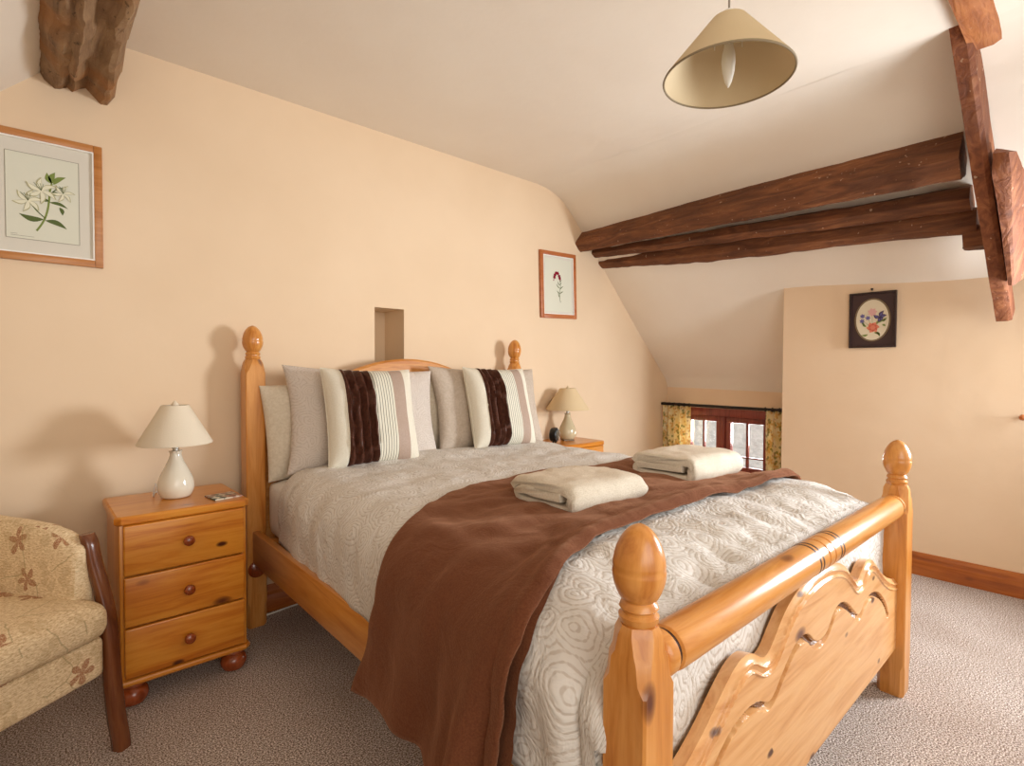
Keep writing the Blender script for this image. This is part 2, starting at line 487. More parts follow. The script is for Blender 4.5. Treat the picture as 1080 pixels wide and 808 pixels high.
# baseboards
def skirting(name, p0, p1, nrm, m, h=.125):
    prof = [(0, 0), (.020, 0), (.020, h*.62), (.016, h*.70), (.018, h*.74), (.012, h*.86), (.009, h*.97), (0, h)]
    bm = BM(); p0 = Vector(p0); p1 = Vector(p1); n = Vector(nrm)
    loft(bm, [[p+n*a+Vector((0, 0, z)) for a, z in prof] for p in (p0, p1)])
    return struct(name, bm, m, sharp=50)
skirting('baseboard_right', (2.98, -1.09, 0), (2.98, YB, 0), (-1, 0, 0), skY)
skirting('baseboard_back', (-2.05, YW, 0), (3.5, YW, 0), (0, -1, 0), skX)
skirting('baseboard_window', (3.5, YW, 0), (3.5, -1.085, 0), (-1, 0, 0), skY)

# ------------------------------------------------------------------ window
win = empty('window_1', loc=(WX+.05, 0, 0)); win['kind'] = 'structure'
def W(bm, y0, y1, z0, z1, x0=0, x1=.06, bev=.004): box(bm, x0, x1, y0, y1, z0, z1, bev)
bm = BM()
W(bm, wy0, wy1, .765, .83, -.05, .1); W(bm, wy0, wy1, wz0, .31, -.05, .1)
W(bm, wy0, wy0+.035, .31, .765, -.02, .08); W(bm, wy1-.035, wy1, .31, .765, -.02, .08)
W(bm, -.415, -.375, .31, .765, -.01, .08)
obj('window_frame', bm, winM, win)
for a, b in ((wy0+.035, -.415), (-.375, wy1-.035)):
    bm = BM(); s = .042
    W(bm, a, b, .765-.05, .765, 0, .05); W(bm, a, b, .31, .36, 0, .05)
    W(bm, a, a+s, .36, .715, 0, .05); W(bm, b-s, b, .36, .715, 0, .05)
    sash = obj('sash', bm, winM, win)
    bm = BM(); m_ = (a+b)/2
    W(bm, m_-.009, m_+.009, .36, .715, .012, .04, .002); W(bm, a+s, b-s, .43, .442, .012, .04, .002)
    obj('glazing_bar', bm, winM, sash)
    bm = BM(); box(bm, .022, .026, a+s, b-s, .36, .715); obj('pane', bm, glassM, sash)
# window sill
bm = BM(); box(bm, 3.36, 3.62, wy0-.05, wy1+.05, .235, .268, .006); struct('trim_1', bm, ceilM)

# outside: stone-slated roof and wall close to the little window
def slates():
    k = NT('pale_stone', .9, .1); co = k.coord()
    b = k.n('ShaderNodeTexBrick'); k.link(k.mapping(co, (1, 1, 1), rot=(PI/2, 0, PI/2)), b.inputs['Vector'])
    b.inputs['Color1'].default_value = lin('#c4c4c2'); b.inputs['Color2'].default_value = lin('#a8a8a6'); b.inputs['Mortar'].default_value = lin('#7c7c7c')
    b.inputs['Scale'].default_value = 4; b.inputs['Mortar Size'].default_value = .012
    c = k.mix(.5, b.outputs[0], k.ramp(k.noise(co, 14, 4), [(.3, lin('#a8acb0')), (.7, lin('#e0e0de'))]))
    k.color(c); k.bump(k.noise(co, 20, 4), .6, .03); return k.m
stoneM = slates()
bm = BM(); box(bm, 6.2, 6.6, -5, 7, -2.5, 2.2); tag(obj('stone_wall', bm, stoneM), 'pale grey stone wall of the neighbouring building seen through the window', 'wall')
bm = BM(); box(bm, 4.2, 9, -6, 8, -2.6, -2.5); struct('ground', bm, plain('outside_ground', '#8d8a80', .9))

# ------------------------------------------------------------------ curtains
def curtain(y0, y1, label, flare=0):
    top, bot = .842, .16; n = 90; m = 24; bm = BM(); uvl = bm.loops.layers.uv.verify()
    V = []; nf = max(3, round((y1-y0)/.058))
    for j in range(m+1):
        t = j/m; z = top+(bot-top)*t; row = []
        for i in range(n+1):
            s = i/n; ph = s*nf*2*PI
            amp = .024*(.6+.4*t)+.004*math.sin(3*s+t*4)
            y = y0+(y1-y0)*s+.006*math.sin(ph*.5+t*2.2)*t+flare*(1-t)**8*(1-s)
            x = 3.395+amp*math.cos(ph+.4*math.sin(t*3+s*5))
            row.append(bm.verts.new((x, y, z)))
        V.append(row)
    for j in range(m):
        for i in range(n):
            f = bm.faces.new((V[j][i], V[j][i+1], V[j+1][i+1], V[j+1][i]))
            for l, (a, b) in zip(f.loops, ((i, j), (i+1, j), (i+1, j+1), (i, j+1))): l[uvl].uv = (a/n*(y1-y0)*1.9, b/m*.68)
    o = obj('curtain', bm, curtM, None, sharp=80, recalc=False, uvbox=False)
    md = o.modifiers.new('s', 'SOLIDIFY'); md.thickness = .003
    return tag(o, label, 'curtain', 'floral window curtains')
curtain(-.178, .092, 'short yellow floral curtain at the window corner beside the headboard wall')
curtain(-1.075, -.80, 'short yellow floral curtain against the projecting wall, right of the glass', -.03)
pole = empty('curtain_pole', 'thin black curtain pole above the small low window', 'curtain pole', (3.40, 0, .853))
bm = BM(); tube(bm, [(0, .096, .0), (0, -.5, -.002), (0, -1.078, -.004)], .012, 12); obj('pole', bm, iron, pole)
for y in (-.03, -.88):
    bm = BM(); box(bm, .0, .10, y-.012, y+.012, -.006, .006, .002); obj('bracket', bm, iron, pole)
for i in range(12):
    y = (-.17+i*.048) if i < 6 else (-1.06+(i-6)*.052)
    if y > .08: continue
    bm = BM(); tube(bm, [(math.cos(a)*.014, y, math.sin(a)*.014-.002) for a in np.linspace(0, 2*PI, 17)], .0035, 6, False); obj('ring', bm, iron, pole)

# ------------------------------------------------------------------ old beams
def rough_beam(name, secs, mat, label, amp=.006, n=46, sub=4, freq=7, sag=None, parent=None):
    """secs: list of (station position Vector list) -> lofted, subdivided and roughened"""
    rings = []
    S = [np.array([[*p] for p in s], float) for s in secs]
    def densify(P):
        out = []; k = len(P)
        for i in range(k):
            a, b = P[i], P[(i+1) % k]
            # soften corners slightly
            for t in np.linspace(0, 1, sub, endpoint=False): out.append(a+(b-a)*(.06+.88*t if t == 0 else t))
        return np.array(out)
    D = [densify(p) for p in S]
    for k in range(n+1):
        u = k/n*(len(D)-1); i = min(int(u), len(D)-2); f = u-i
        P = D[i]*(1-f)+D[i+1]*f
        c = P.mean(axis=0); ring = []
        for p in P:
            v = Vector(p); d = (v-Vector(c)).normalized()
            a = amp*(nz(v, freq, 1)+.6*nz(v, freq*3, 2))
            if sag: v = v+Vector((0, 0, sag(k/n)))
            ring.append(v+d*a)
        rings.append(ring)
    bm = BM(); loft(bm, rings)
    o = obj(name, bm, mat, parent, sharp=28)
    if label: tag(o, label, 'beam', 'old roof beams')
    return o
def yz(y, pts): return [Vector((x, y, z)) for x, z in pts]
rough_beam('roof_beam', [yz(YW-.0, [(2.345, 2.196), (2.240, 2.078), (2.297, 2.019), (2.42, 2.05), (2.44, 2.15)]),
                         yz(-2.08, [(2.33, 2.208), (2.226, 2.061), (2.286, 1.974), (2.41, 2.02), (2.43, 2.14)])], beamY,
           'topmost of the three long dark beams running from the headboard wall', .006)
rough_beam('roof_beam', [yz(YW-.0, [(2.50, 2.083), (2.445, 2.068), (2.43, 2.03), (2.465, 2.0), (2.56, 2.01), (2.57, 2.07)]),
                         yz(-2.085, [(2.55, 2.012), (2.485, 1.988), (2.472, 1.935), (2.51, 1.89), (2.62, 1.90), (2.63, 1.99)])], beamY,
           'middle one of the three long beams, rounded log close above the lowest beam', .007,
           sag=lambda t: -.006*math.sin(PI*t))
rough_beam('roof_beam', [yz(YW-.0, [(2.57, 2.030), (2.525, 2.01), (2.512, 1.965), (2.55, 1.937), (2.63, 1.94), (2.65, 1.99)]),
                         yz(-.9, [(2.60, 2.00), (2.545, 1.985), (2.53, 1.91), (2.575, 1.868), (2.66, 1.88), (2.68, 1.95)]),
                         yz(-2.10, [(2.63, 1.925), (2.565, 1.905), (2.552, 1.825), (2.60, 1.80), (2.70, 1.81), (2.72, 1.88)])], beamY,
           'lowest of the three long beams, wavy hewn log with gouged underside', .011,
           sag=lambda t: -.018*math.sin(PI*min(1, t*1.15))**2)
bm = BM(); box(bm, 2.60, 2.74, -2.13, -2.04, 1.735, 1.835, .012)
bmesh.ops.subdivide_edges(bm, edges=bm.edges, cuts=2)
for v in bm.verts: v.co += Vector((nz(v.co, 14), nz(v.co, 14, 3), nz(v.co, 14, 5)))*.015
tag(obj('beam_stub', bm, beamY), 'short dark timber stub under the end of the lowest long beam', 'beam')
# principal rafter following the slope
def raf(xz, y, th): # ring across the rafter at an underside point
    x, z = xz; k = .7071*th
    return [Vector((x, y, z)), Vector((x, y-.062, z)), Vector((x+k, y-.066, z+k)), Vector((x+k, y, z+k))]
rough_beam('rafter', [raf((1.83, 2.42), -2.098, .17), raf((2.3, 1.95), -2.115, .17), raf((2.857, 1.392), -2.142, .12)], beamZ,
           'leaning dark rafter at the right crossing in front of the three long beams', .003, freq=5)
rough_beam('brace', [[Vector((2.20, -2.188, 2.03)), Vector((2.19, -2.238, 2.02)), Vector((2.25, -2.262, 2.03)), Vector((2.30, -2.19, 2.08))],
                     [Vector((2.24, -2.183, 1.96)), Vector((2.25, -2.240, 1.955)), Vector((2.36, -2.278, 1.98)), Vector((2.43, -2.19, 2.0))],
                     [Vector((2.42, -2.195, 1.78)), Vector((2.43, -2.232, 1.775)), Vector((2.53, -2.272, 1.81)), Vector((2.6, -2.19, 1.85))],
                     [Vector((2.655, -2.203, 1.545)), Vector((2.66, -2.223, 1.54)), Vector((2.76, -2.262, 1.60)), Vector((2.80, -2.19, 1.63))]], beamZ,
           'short curved brace with pale hewn face fixed beside the leaning rafter', .004, freq=9)
rough_beam('collar_beam', [[Vector((x, -2.140, 2.365)), Vector((x, -2.235, 2.365)), Vector((x, -2.235, 2.56)), Vector((x, -2.140, 2.56))] for x in (.6, 1.3, 1.975)], beamX,
           'reddish horizontal collar beam end above the top of the leaning rafter', .003, freq=5)
bm = BM(); tube(bm, [(1.95, -2.23, 2.47), (1.955, -2.262, 2.475), (1.965, -2.275, 2.49)], .004, 8)
tag(obj('iron_nail', bm, iron), 'bent iron nail sticking out of the collar beam end', 'nail')
# worm-eaten purlin over the left picture
bm = BM(); rings = []
P0 = [(-.76, 2.44), (-.70, 2.235), (-.682, 2.205), (-.655, 2.180), (-.635, 2.178), (-.615, 2.198), (-.598, 2.182), (-.580, 2.200), (-.562, 2.215), (-.535, 2.190), (-.512, 2.165), (-.495, 2.168), (-.478, 2.205), (-.462, 2.29), (-.44, 2.44)]
ny = 120
for k in range(ny+1):
    y = YW - k/ny*2.6; ring = []
    t = k/ny
    for i, (x, z) in enumerate(P0):
        belly = .035*math.exp(-((x+.60)/.045)**2)*sstep(.03, .09, t)
        rag = .022*sstep(.02, .2, t)*nz((x*2, y*2, z), 4, 3)
        zz = z-belly+rag+.010*nz((x, y*.5, z), 26, 5)+.005*nz((x, y, z), 60, 8)
        xx = x+.010*nz((x, y, z), 12, 7)+.004*nz((x, y, z), 50, 1)
        if i in (9, 10, 11): zz += .03*sstep(.06, .16, t)*(.5+.5*nz((0, y, 0), 6))
        ring.append(Vector((xx, y, zz)))
    rings.append(ring)
loft(bm, rings)
tag(obj('worm_eaten_beam', bm, beamPale, sharp=40), 'thick pale worm-eaten beam end at the top left above the lily picture', 'beam')

# ------------------------------------------------------------------ bed
BW_ = 1.56; BL = 2.03; PH = .041
bed = empty('bed', 'large honey pine double bed with turned posts and scalloped footboard', 'bed', (0, 0, 0))
def post(x, y, zs, zt, label=None):
    """square post up to zs, egg finial up to zt"""
    bm = BM(); a = PH; c = .014
    def sq(z, a, c):
        return [Vector((x+sx, y+sy, z)) for sx, sy in ((a-c, -a), (a, -a+c), (a, a-c), (a-c, a), (-a+c, a), (-a, a-c), (-a, -a+c), (-a+c, -a))]
    f = .0005
    rings = [sq(0, a-.006, c), sq(.012, a-.001, c), sq(.10, a, c), sq(.115, a, .004)] if zt < 1 else [sq(0, a-.004, .004), sq(.01, a, .004)]
    rings = [sq(0, a-.004, .01), sq(.012, a, .012), sq(.095, a, .012), sq(.115, a, .004)]+([sq(zs-.062, a, .004), sq(zs-.048, a, .013), sq(zs-.030, a*.97, .020), sq(zs-.012, a*.90, .024), sq(zs, a*.76, .022)] if zt > 1 else [sq(zs-.095, a, .004), sq(zs-.080, a, .014), sq(zs-.050, a*.98, .017), sq(zs-.040, a*.92, .020), sq(zs-.014, a*.90, .024), sq(zs, a*.76, .022)])
    loft(bm, rings)
    p = obj('post', bm, bedZ, bed, sharp=25)
    bm = BM(); h = zt-zs
    prof = [(.028, 0), (.031, h*.03), (.032, h*.08), (.027, h*.11), (.027, h*.13), (.031, h*.16), (.029, h*.2), (.0245, h*.23)]
    e0 = h*.23; eh = h-e0; R = .0425
    for k in range(1, 28):
        t = k/28; m = .38
        r = (.0265+(R-.0265)*math.sin(PI/2*t/m)**.8) if t < m else R*math.sqrt(max(.008, 1-((t-m)/(1-m))**1.95))**1.08
        if k == 12: r *= .965
        prof.append((r, e0+eh*t))
    prof.append((.003, h))
    lathe(bm, prof, 36, Matrix.Translation((x, y, zs)))
    obj('finial', bm, bedZ, p, sharp=40)
    return p
post(0, 0, 1.185, 1.335); post(BW_, 0, 1.185, 1.335)
post(0, -BL, .742, .899); post(BW_, -BL, .742, .899)
# bolt cover on the near head post
bm = BM(); lathe(bm, [(.036, 0), (.037, .005), (.030, .011), (.004, .015)], 24, Matrix.Translation((-.002, -.041, .262)) @ Matrix.Rotation(PI/2, 4, 'X'))
obj('bolt_cap', bm, knobM, bed)
# side rails
for x0 in (-.018, BW_-.012):
    bm = BM(); box(bm, x0, x0+.030, -BL+.03, -.03, .288, .430, .004); obj('side_rail', bm, bedY, bed)
for i in range(13):
    y = -.12-i*.145; bm = BM(); box(bm, .012, BW_-.012, y-.045, y+.045, .385, .402, .003); obj('slat', bm, bedX, bed)
# headboard
bm = BM(); top = []
for x in np.linspace(.02, BW_-.02, 60):
    d = abs(x-BW_/2); top.append((x, max(1.20-.62*d*d, 1.035) if d < .52 else 1.035-.02*(d-.52)))
def slab(bm, topc, zb, y0, y1):
    loft(bm, [[Vector((x, y0, zb)), Vector((x, y0, z)), Vector((x, y1, z)), Vector((x, y1, zb))] for x, z in topc])
slab(bm, [(x, z-.02) for x, z in top], .30, -.012, .012); obj('headboard', bm, headM, bed)
bm = BM(); loft(bm, [[Vector((x, -.022, z-.035)), Vector((x, -.024, z-.01)), Vector((x, -.012, z)), Vector((x, .012, z)), Vector((x, .022, z-.01)), Vector((x, .022, z-.035))] for x, z in top]); obj('headboard_rim', bm, headM, bed)
# footboard tube rail
bm = BM(); zr = .672; prof = [(.030, 0.0), (.036, .004), (.0385, .012), (.0385, .026), (.034, .031), (.030, .036), (.0385, .041), (.040, .05)]
L = BW_-.075; mid = L/2
g = []
for c in (mid-.085, mid-.065, mid-.02, mid+.02, mid+.065, mid+.085): g.append(c)
def pr(z):
    r = .0405
    for c in g:
        if abs(z-c) < .004: r = .0375
    return r
zz = .05
pts = [.05]+[v for c in g for v in (c-.0045, c-.003, c+.003, c+.0045)]+[L-.05]
for v in pts[1:]:
    prof.append((pr(v), v))
prof += [(.0385, L-.041), (.030, L-.036), (.034, L-.031), (.0385, L-.026), (.0385, L-.012), (.036, L-.004), (.03, L)]
lathe(bm, prof, 40, Matrix.Translation((.0375, -BL, zr)) @ Matrix.Rotation(PI/2, 4, 'Y'))
tb = obj('top_rail', bm, bedX, bed, sharp=40)
grM = plain('burnt_groove', '#3a1a0a', .4); MT = Matrix.Translation((.0375, -BL, zr)) @ Matrix.Rotation(PI/2, 4, 'Y')
for c in (mid-.085, mid-.065, mid+.065, mid+.085):
    bm = BM(); lathe(bm, [(.0376, c-.0045), (.0409, c-.0035), (.0409, c+.0035), (.0376, c+.0045)], 40, MT); obj('dark_groove', bm, grM, tb)
for c in (.034, L-.034):
    bm = BM(); lathe(bm, [(.031, c-.004), (.0345, c-.003), (.0345, c+.003), (.031, c+.004)], 40, MT); obj('dark_groove', bm, grM, tb)
# scalloped panel
cx = BW_/2
ct = [0, .05, .11, .16, .205, .245, .275, .30, .32, .34, .36, .39, .42, .45, .48, .52, .58, .64, .70, .75]
cz = [.634, .632, .624, .611, .592, .565, .540, .524, .519, .525, .540, .555, .559, .554, .540, .515, .475, .445, .425, .415]
def ctop(x): return interp(ct, cz, abs(x-cx))
gt = [0, .03, .06, .08, .10, .14, .18, .22, .26, .29, .315, .335, .36, .40, .44, .48, .52, .56, .60, .625]
gz = [.444, .448, .462, .480, .494, .499, .490, .468, .440, .420, .412, .420, .435, .444, .443, .436, .420, .395, .360, .325]
poly_o = np.array([(cx+s*t, z) for s in (-1, 1) for t, z in (zip(ct[::-1], cz[::-1]) if s < 0 else zip(ct, cz))])
poly_g = np.array([(cx+s*t, z) for s in (-1, 1) for t, z in (zip(gt[::-1], gz[::-1]) if s < 0 else zip(gt, gz))])
def resample(P, n):
    d = np.r_[0, np.cumsum(np.hypot(*np.diff(P, axis=0).T))]; keep = np.r_[True, np.diff(d) > 0]; d = d[keep]; P = P[keep]
    t = np.linspace(0, d[-1], n); Q = np.c_[np.interp(t, d, P[:, 0]), np.interp(t, d, P[:, 1])]
    ker = np.ones(7)/7
    for k in (0, 1): Q[3:-3, k] = np.convolve(Q[:, k], ker, 'valid')
    return Q
poly_o = resample(poly_o, 260); poly_g = resample(poly_g, 260)
def dist(P, Q): 
    out = np.empty(len(P))
    for i in range(0, len(P), 2000): out[i:i+2000] = np.sqrt(((P[i:i+2000, None]-Q[None])**2).sum(-1)).min(1)
    return out
nxg, nzg = 760, 190; px0, px1, zb = .035, BW_-.035, .172
X = np.linspace(px0, px1, nxg); top = np.interp(X, poly_o[:, 0], poly_o[:, 1])
tt = 1-(1-np.linspace(0, 1, nzg))**1.15
GX = np.repeat(X[:, None], nzg, 1); GZ = zb+(top[:, None]-zb)*tt[None]
P = np.c_[GX.ravel(), GZ.ravel()]
do = dist(P, poly_o); dg = dist(P, poly_g)
dep = np.zeros(len(P))
dep += np.where(do < .016, .014*np.sqrt(np.clip(1-(do/.016), 0, 1)), 0)         # rounded outer lip
dep += .007*np.clip((do-.016)/.004, 0, 1)*np.clip((.034-do)/.004, 0, 1)                                   # mould line
dep += .004*np.clip((do-.034)/.004, 0, 1)
below = GZ.ravel() < np.interp(P[:, 0], poly_g[:, 0], poly_g[:, 1])
inside = (P[:, 0] > poly_g[0, 0]) & (P[:, 0] < poly_g[-1, 0])
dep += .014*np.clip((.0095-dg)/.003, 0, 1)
bm = BM(); yf = -BL-.020
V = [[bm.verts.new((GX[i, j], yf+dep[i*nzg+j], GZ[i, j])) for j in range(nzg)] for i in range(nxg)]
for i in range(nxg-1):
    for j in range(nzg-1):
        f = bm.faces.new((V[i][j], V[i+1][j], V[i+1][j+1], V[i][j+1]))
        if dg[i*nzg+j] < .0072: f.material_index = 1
bk = [[bm.verts.new((X[i], -BL+.018, z)) for z in (zb, top[i]-.004)] for i in range(nxg)]
for i in range(nxg-1):
    bm.faces.new((bk[i][0], bk[i][1], bk[i+1][1], bk[i+1][0]))
    bm.faces.new((V[i][-1], V[i+1][-1], bk[i+1][1], bk[i][1])); bm.faces.new((V[i][0], bk[i][0], bk[i+1][0], V[i+1][0]))
obj('footboard_panel', bm, [panelM, plain('groove_shade', '#6e4019', .25)], bed, sharp=50, recalc=False)  # second slot: darker brown paints shade into the carved groove

# ------------------------------------------------------------------ bedding
def rbox(bm, x0, x1, y0, y1, z0, z1, r, n=(40, 40, 10), disp=None, ry=None):
    """rounded box as a displaced grid box"""
    c = Vector(((x0+x1)/2, (y0+y1)/2, (z0+z1)/2)); h = Vector(((x1-x0)/2, (y1-y0)/2, (z1-z0)/2))
    vm = {}
    def V(i, j, k):
        if (i, j, k) in vm: return vm[i, j, k]
        p = Vector((2*i/n[0]-1, 2*j/n[1]-1, 2*k/n[2]-1))
        q = Vector((p.x*h.x, p.y*h.y, p.z*h.z)); inn = Vector([max(-(h[a]-min(r, h[a])), min(h[a]-min(r, h[a]), q[a])) for a in range(3)])
        d = q-inn
        if d.length > 1e-9:
            # keep cube param -> sphere corner
            d = d.normalized()*min(r, max(abs(d.x), abs(d.y), abs(d.z), 1e-6)*1.0)
        v = c+inn+d
        if disp: v = disp(v, (v-c))
        vm[i, j, k] = bm.verts.new(v); return vm[i, j, k]
    for i in range(n[0]):
        for j in range(n[1]):
            for k in (0, n[2]): bm.faces.new((V(i, j, k), V(i+1, j, k), V(i+1, j+1, k), V(i, j+1, k)))
    for i in range(n[0]):
        for k in range(n[2]):
            for j in (0, n[1]): bm.faces.new((V(i, j, k), V(i+1, j, k), V(i+1, j, k+1), V(i, j, k+1)))
    for j in range(n[1]):
        for k in range(n[2]):
            for i in (0, n[0]): bm.faces.new((V(i, j, k), V(i, j+1, k), V(i, j+1, k+1), V(i, j, k+1)))
    return bm
bm = BM(); rbox(bm, .035, 1.525, -1.93, -.035, .405, .655, .05, (24, 24, 8)); tag(obj('mattress', bm, sheetM, sharp=80), 'white sheeted mattress edge showing at the head beside the left pillows', 'mattress')

def top_h(x, y):
    """height of the duvet top"""
    t = (x-.78)/.8
    z = .700+.020*(1-t*t)
    z += .010*nz((x, y, 0), 2.4, 2)+.010*nz((x*1.0, y*1.8, 0), 4.5, 4)
    z -= .030*sstep(-1.80, -1.97, y)
    z += .012*math.exp(-((y+.35)/.12)**2)
    return z
def edge_l(y): # left side plane of the duvet
    return interp([-1.99, -1.80, -1.60, -1.2, -.7, -.3, -.15], [-.045, -.050, -.040, -.015, .010, .025, .04], y)
def edge_r(y): return 1.585+.01*nz((0, y, 0), 3)
def bot_l(y): return interp([-1.99, -1.6, -1.2, -.6, -.15], [.40, .425, .43, .415, .42], y)
RD = .13
def duvet_pt(s, y, off=0.0):
    """s: signed distance along the section from the bed centre line; returns point & normal offset applied"""
    xl, xr = edge_l(y), edge_r(y)
    if s < 0:
        flat = .78-(xl+RD); a = -s
        sgn = -1; cxx = xl+RD
    else:
        flat = (xr-RD)-.78; a = s; sgn = 1; cxx = xr-RD
    arc = RD*PI/2
    if a <= flat:
        x = .78+sgn*a; z = top_h(x, y); n = Vector((0, 0, 1)); base = Vector((x, y, z))
    else:
        zt = top_h(cxx, y)
        b = a-flat
        if b <= arc:
            th = b/RD; n = Vector((sgn*math.sin(th), 0, math.cos(th)))
            base = Vector((cxx, y, zt-RD))+n*RD
        else:
            d = b-arc; n = Vector((sgn, 0, 0)); base = Vector((cxx+sgn*RD, y, zt-RD-d))
    wr = .006*nz(base, 7, 3)+.004*nz((base.x*1.3, base.y, base.z*.6), 15, 6)
    side = min(1, max(0, (a-flat)/arc))
    # vertical soft folds on the drop
    wr += side*(.016*nz((0, y*1.0, 0), 5.5, 9)+.007*nz((0, y, base.z*.4), 13, 5))
    # puckered foot end
    ft = sstep(-1.60, -1.95, y)
    wr += .018*ft*nz((base.x*1.6, base.y*.8, base.z), 6.5, 11)+.008*ft*(.5-abs(nz((base.x*1.5, base.y*.8, base.z), 13, 12)))*2-.008*ft
    # a long crease on the near side by the foot post
    wr -= side*.022*math.exp(-((y+1.945-.05*(base.z-.5))/.014)**2)
    wr += side*.014*math.exp(-((y+1.90-.05*(base.z-.5))/.03)**2)
    return base+n*(wr+off)
def smax(y, side):
    xl, xr = edge_l(y), edge_r(y)
    if side < 0: return (.78-(xl+RD))+RD*PI/2+(top_h(xl+RD, y)-RD-bot_l(y))
    return (xr-RD-.78)+RD*PI/2+(top_h(xr-RD, y)-RD-.43)
bm = BM(); uvl = bm.loops.layers.uv.verify()
ns, ny = 150, 150; rows = []; uvs = {}
yh, yf2 = -.235, -1.955
for j in range(ny+1):
    y = yh+(yf2-yh)*j/ny; row = []
    for i in range(ns+1):
        t = 2*i/ns-1; S = smax(y, t) if t else 1
        s = t*S; row.append(bm.verts.new(duvet_pt(s, y))); uvs[row[-1]] = (s, y)
    rows.append(row)
# foot drop: follow inwards and down
nd = 16
for k in range(1, nd+1):
    th = min(1, k/8)*PI/2; dn = max(0, k-8)/8; row = []
    for i in range(ns+1):
        v0 = rows[ny][i].co; r = .035
        zlow = .415
        zz = v0.z-r*(1-math.cos(th)); yy = v0.y-r*math.sin(th)
        if v0.z > zlow: zz = zz+(zlow-zz)*dn
        p = Vector((v0.x, yy+.010*nz((v0.x, 0, zz), 9, 3)*min(1, k/6), max(zz, zlow if v0.z > zlow else zz)))
        row.append(bm.verts.new(p)); uvs[row[-1]] = (uvs[rows[ny][i]][0], uvs[rows[ny][i]][1]-.02*k)
    rows.append(row)
# head fold turned under
row0 = []
for i in range(ns+1):
    v0 = rows[0][i].co; row0.append(bm.verts.new(v0+Vector((0, .012, -.02)))); uvs[row0[-1]] = (uvs[rows[0][i]][0], yh+.02)
row1 = []
for i in range(ns+1):
    v0 = rows[0][i].co; row1.append(bm.verts.new(v0+Vector((0, -.02, -.035)))); uvs[row1[-1]] = (uvs[rows[0][i]][0], yh+.05)
rows = [row1, row0]+rows
for a, b in zip(rows, rows[1:]):
    for i in range(ns):
        f = bm.faces.new((a[i], a[i+1], b[i+1], b[i]))
        for l in f.loops: l[uvl].uv = uvs[l.vert]
for v in bm.verts: pass
dv = obj('duvet', bm, duvetM, None, sharp=80, recalc=False, uvbox=False)
md = dv.modifiers.new('s', 'SOLIDIFY'); md.thickness = .012; md.offset = -1 
tag(dv, 'puffy beige paisley damask duvet covering the bed', 'duvet')
# piping line across the duvet near the pillows
bm = BM(); tube(bm, [duvet_pt(s, -.46-.04*math.sin(s*2), .001) for s in np.linspace(-.80, .72, 60)], .0022, 6)
obj('duvet_seam', bm, sheetM, dv)

# the brown throw
bm = BM(); uvl = bm.loops.layers.uv.verify()
na, nb_ = 210, 70; rows = []
def throw_pt(a, t, off=.012):
    off += .012*sstep(.78, .95, t)
    """a: 0 at right end .. 1 at left hanging hem; t: 0 head edge .. 1 foot edge"""
    sR = .93; 
    # edges in y along the length
    total = 2.25
    s = sR-a*total           # section coordinate (positive right)
    sl = -s
    yhd = interp([-.95, -.7, .3, .474, .594, .733, .835, .90, 1.04, 1.19, 1.4], [-1.12, -1.05, -1.02, -1.06, -1.14, -1.235, -1.285, -1.29, -1.25, -1.19, -1.13], sl)
    yft = interp([-.95, .2, .45, .594, .733, .835, 1.0, 1.33], [-1.715, -1.69, -1.70, -1.735, -1.80, -1.83, -1.815, -1.80], sl)
    y = yhd+(yft-yhd)*t
    S = smax(y, -1)
    fold = 0
    if sl < S-.02:
        p = duvet_pt(-sl, y, off)
        p.x -= .012*sstep(.62, .86, sl)
    else:
        p0 = duvet_pt(-(S-.02), y, off); side = 1
        p = p0+Vector((-.012-.016*sstep(0, .12, sl-S), 0, -(sl-(S-.02))))
    hang = sstep(.68, 1.10, sl)
    p.x -= hang*(.026+.016*math.sin(t*17+1.2+.6*sl)*(.45+.55*t)+.016*nz((0, y*14, sl*1.5), 1, 3))
    p.x -= .006*hang*math.exp(-(t/.10)**2)
    p.x -= .050*hang*math.exp(-((t-.84)/.055)**2)*sstep(.75, 1.15, sl)
    p.x += .012*hang*math.exp(-((t-.93)/.02)**2)
    p.z += (1-hang)*.006*nz((p.x*2, y*5, 0), 3, 3)
    # bunching along the foot-side edge
    p.z += (1-hang)*.014*math.exp(-((t-.96)/.03)**2) + (1-hang)*.008*math.exp(-((t-.86)/.025)**2)*(.5+nz((p.x, 0, 0), 4))
    # crumpled under the towels and towards the right
    p.z += (1-hang)*.010*max(0, nz((p.x*1.5, y*4, 0), 4, 13))
    # diagonal falling of the hem: lower at the foot corner
    return p, sl
for i in range(na+1):
    row = []
    for j in range(nb_+1):
        t = j/nb_; a = i/na
        amax = interp([0, .18, .25, .4, .55, .62, .7, .85, 1], [.925, .922, .920, .922, .925, .936, .958, .995, 1.03], t)
        p, sl = throw_pt(a*amax, t); row.append(bm.verts.new(p))
    rows.append(row)
for i in range(na):
    for j in range(nb_):
        f = bm.faces.new((rows[i][j], rows[i+1][j], rows[i+1][j+1], rows[i][j+1]))
tw = obj('throw_blanket', bm, throwM, None, sharp=80, recalc=False)
md = tw.modifiers.new('s', 'SOLIDIFY'); md.thickness = .009; md.offset = 1
tag(tw, 'chocolate brown fleece throw laid across the bed and hanging over its left side', 'throw')
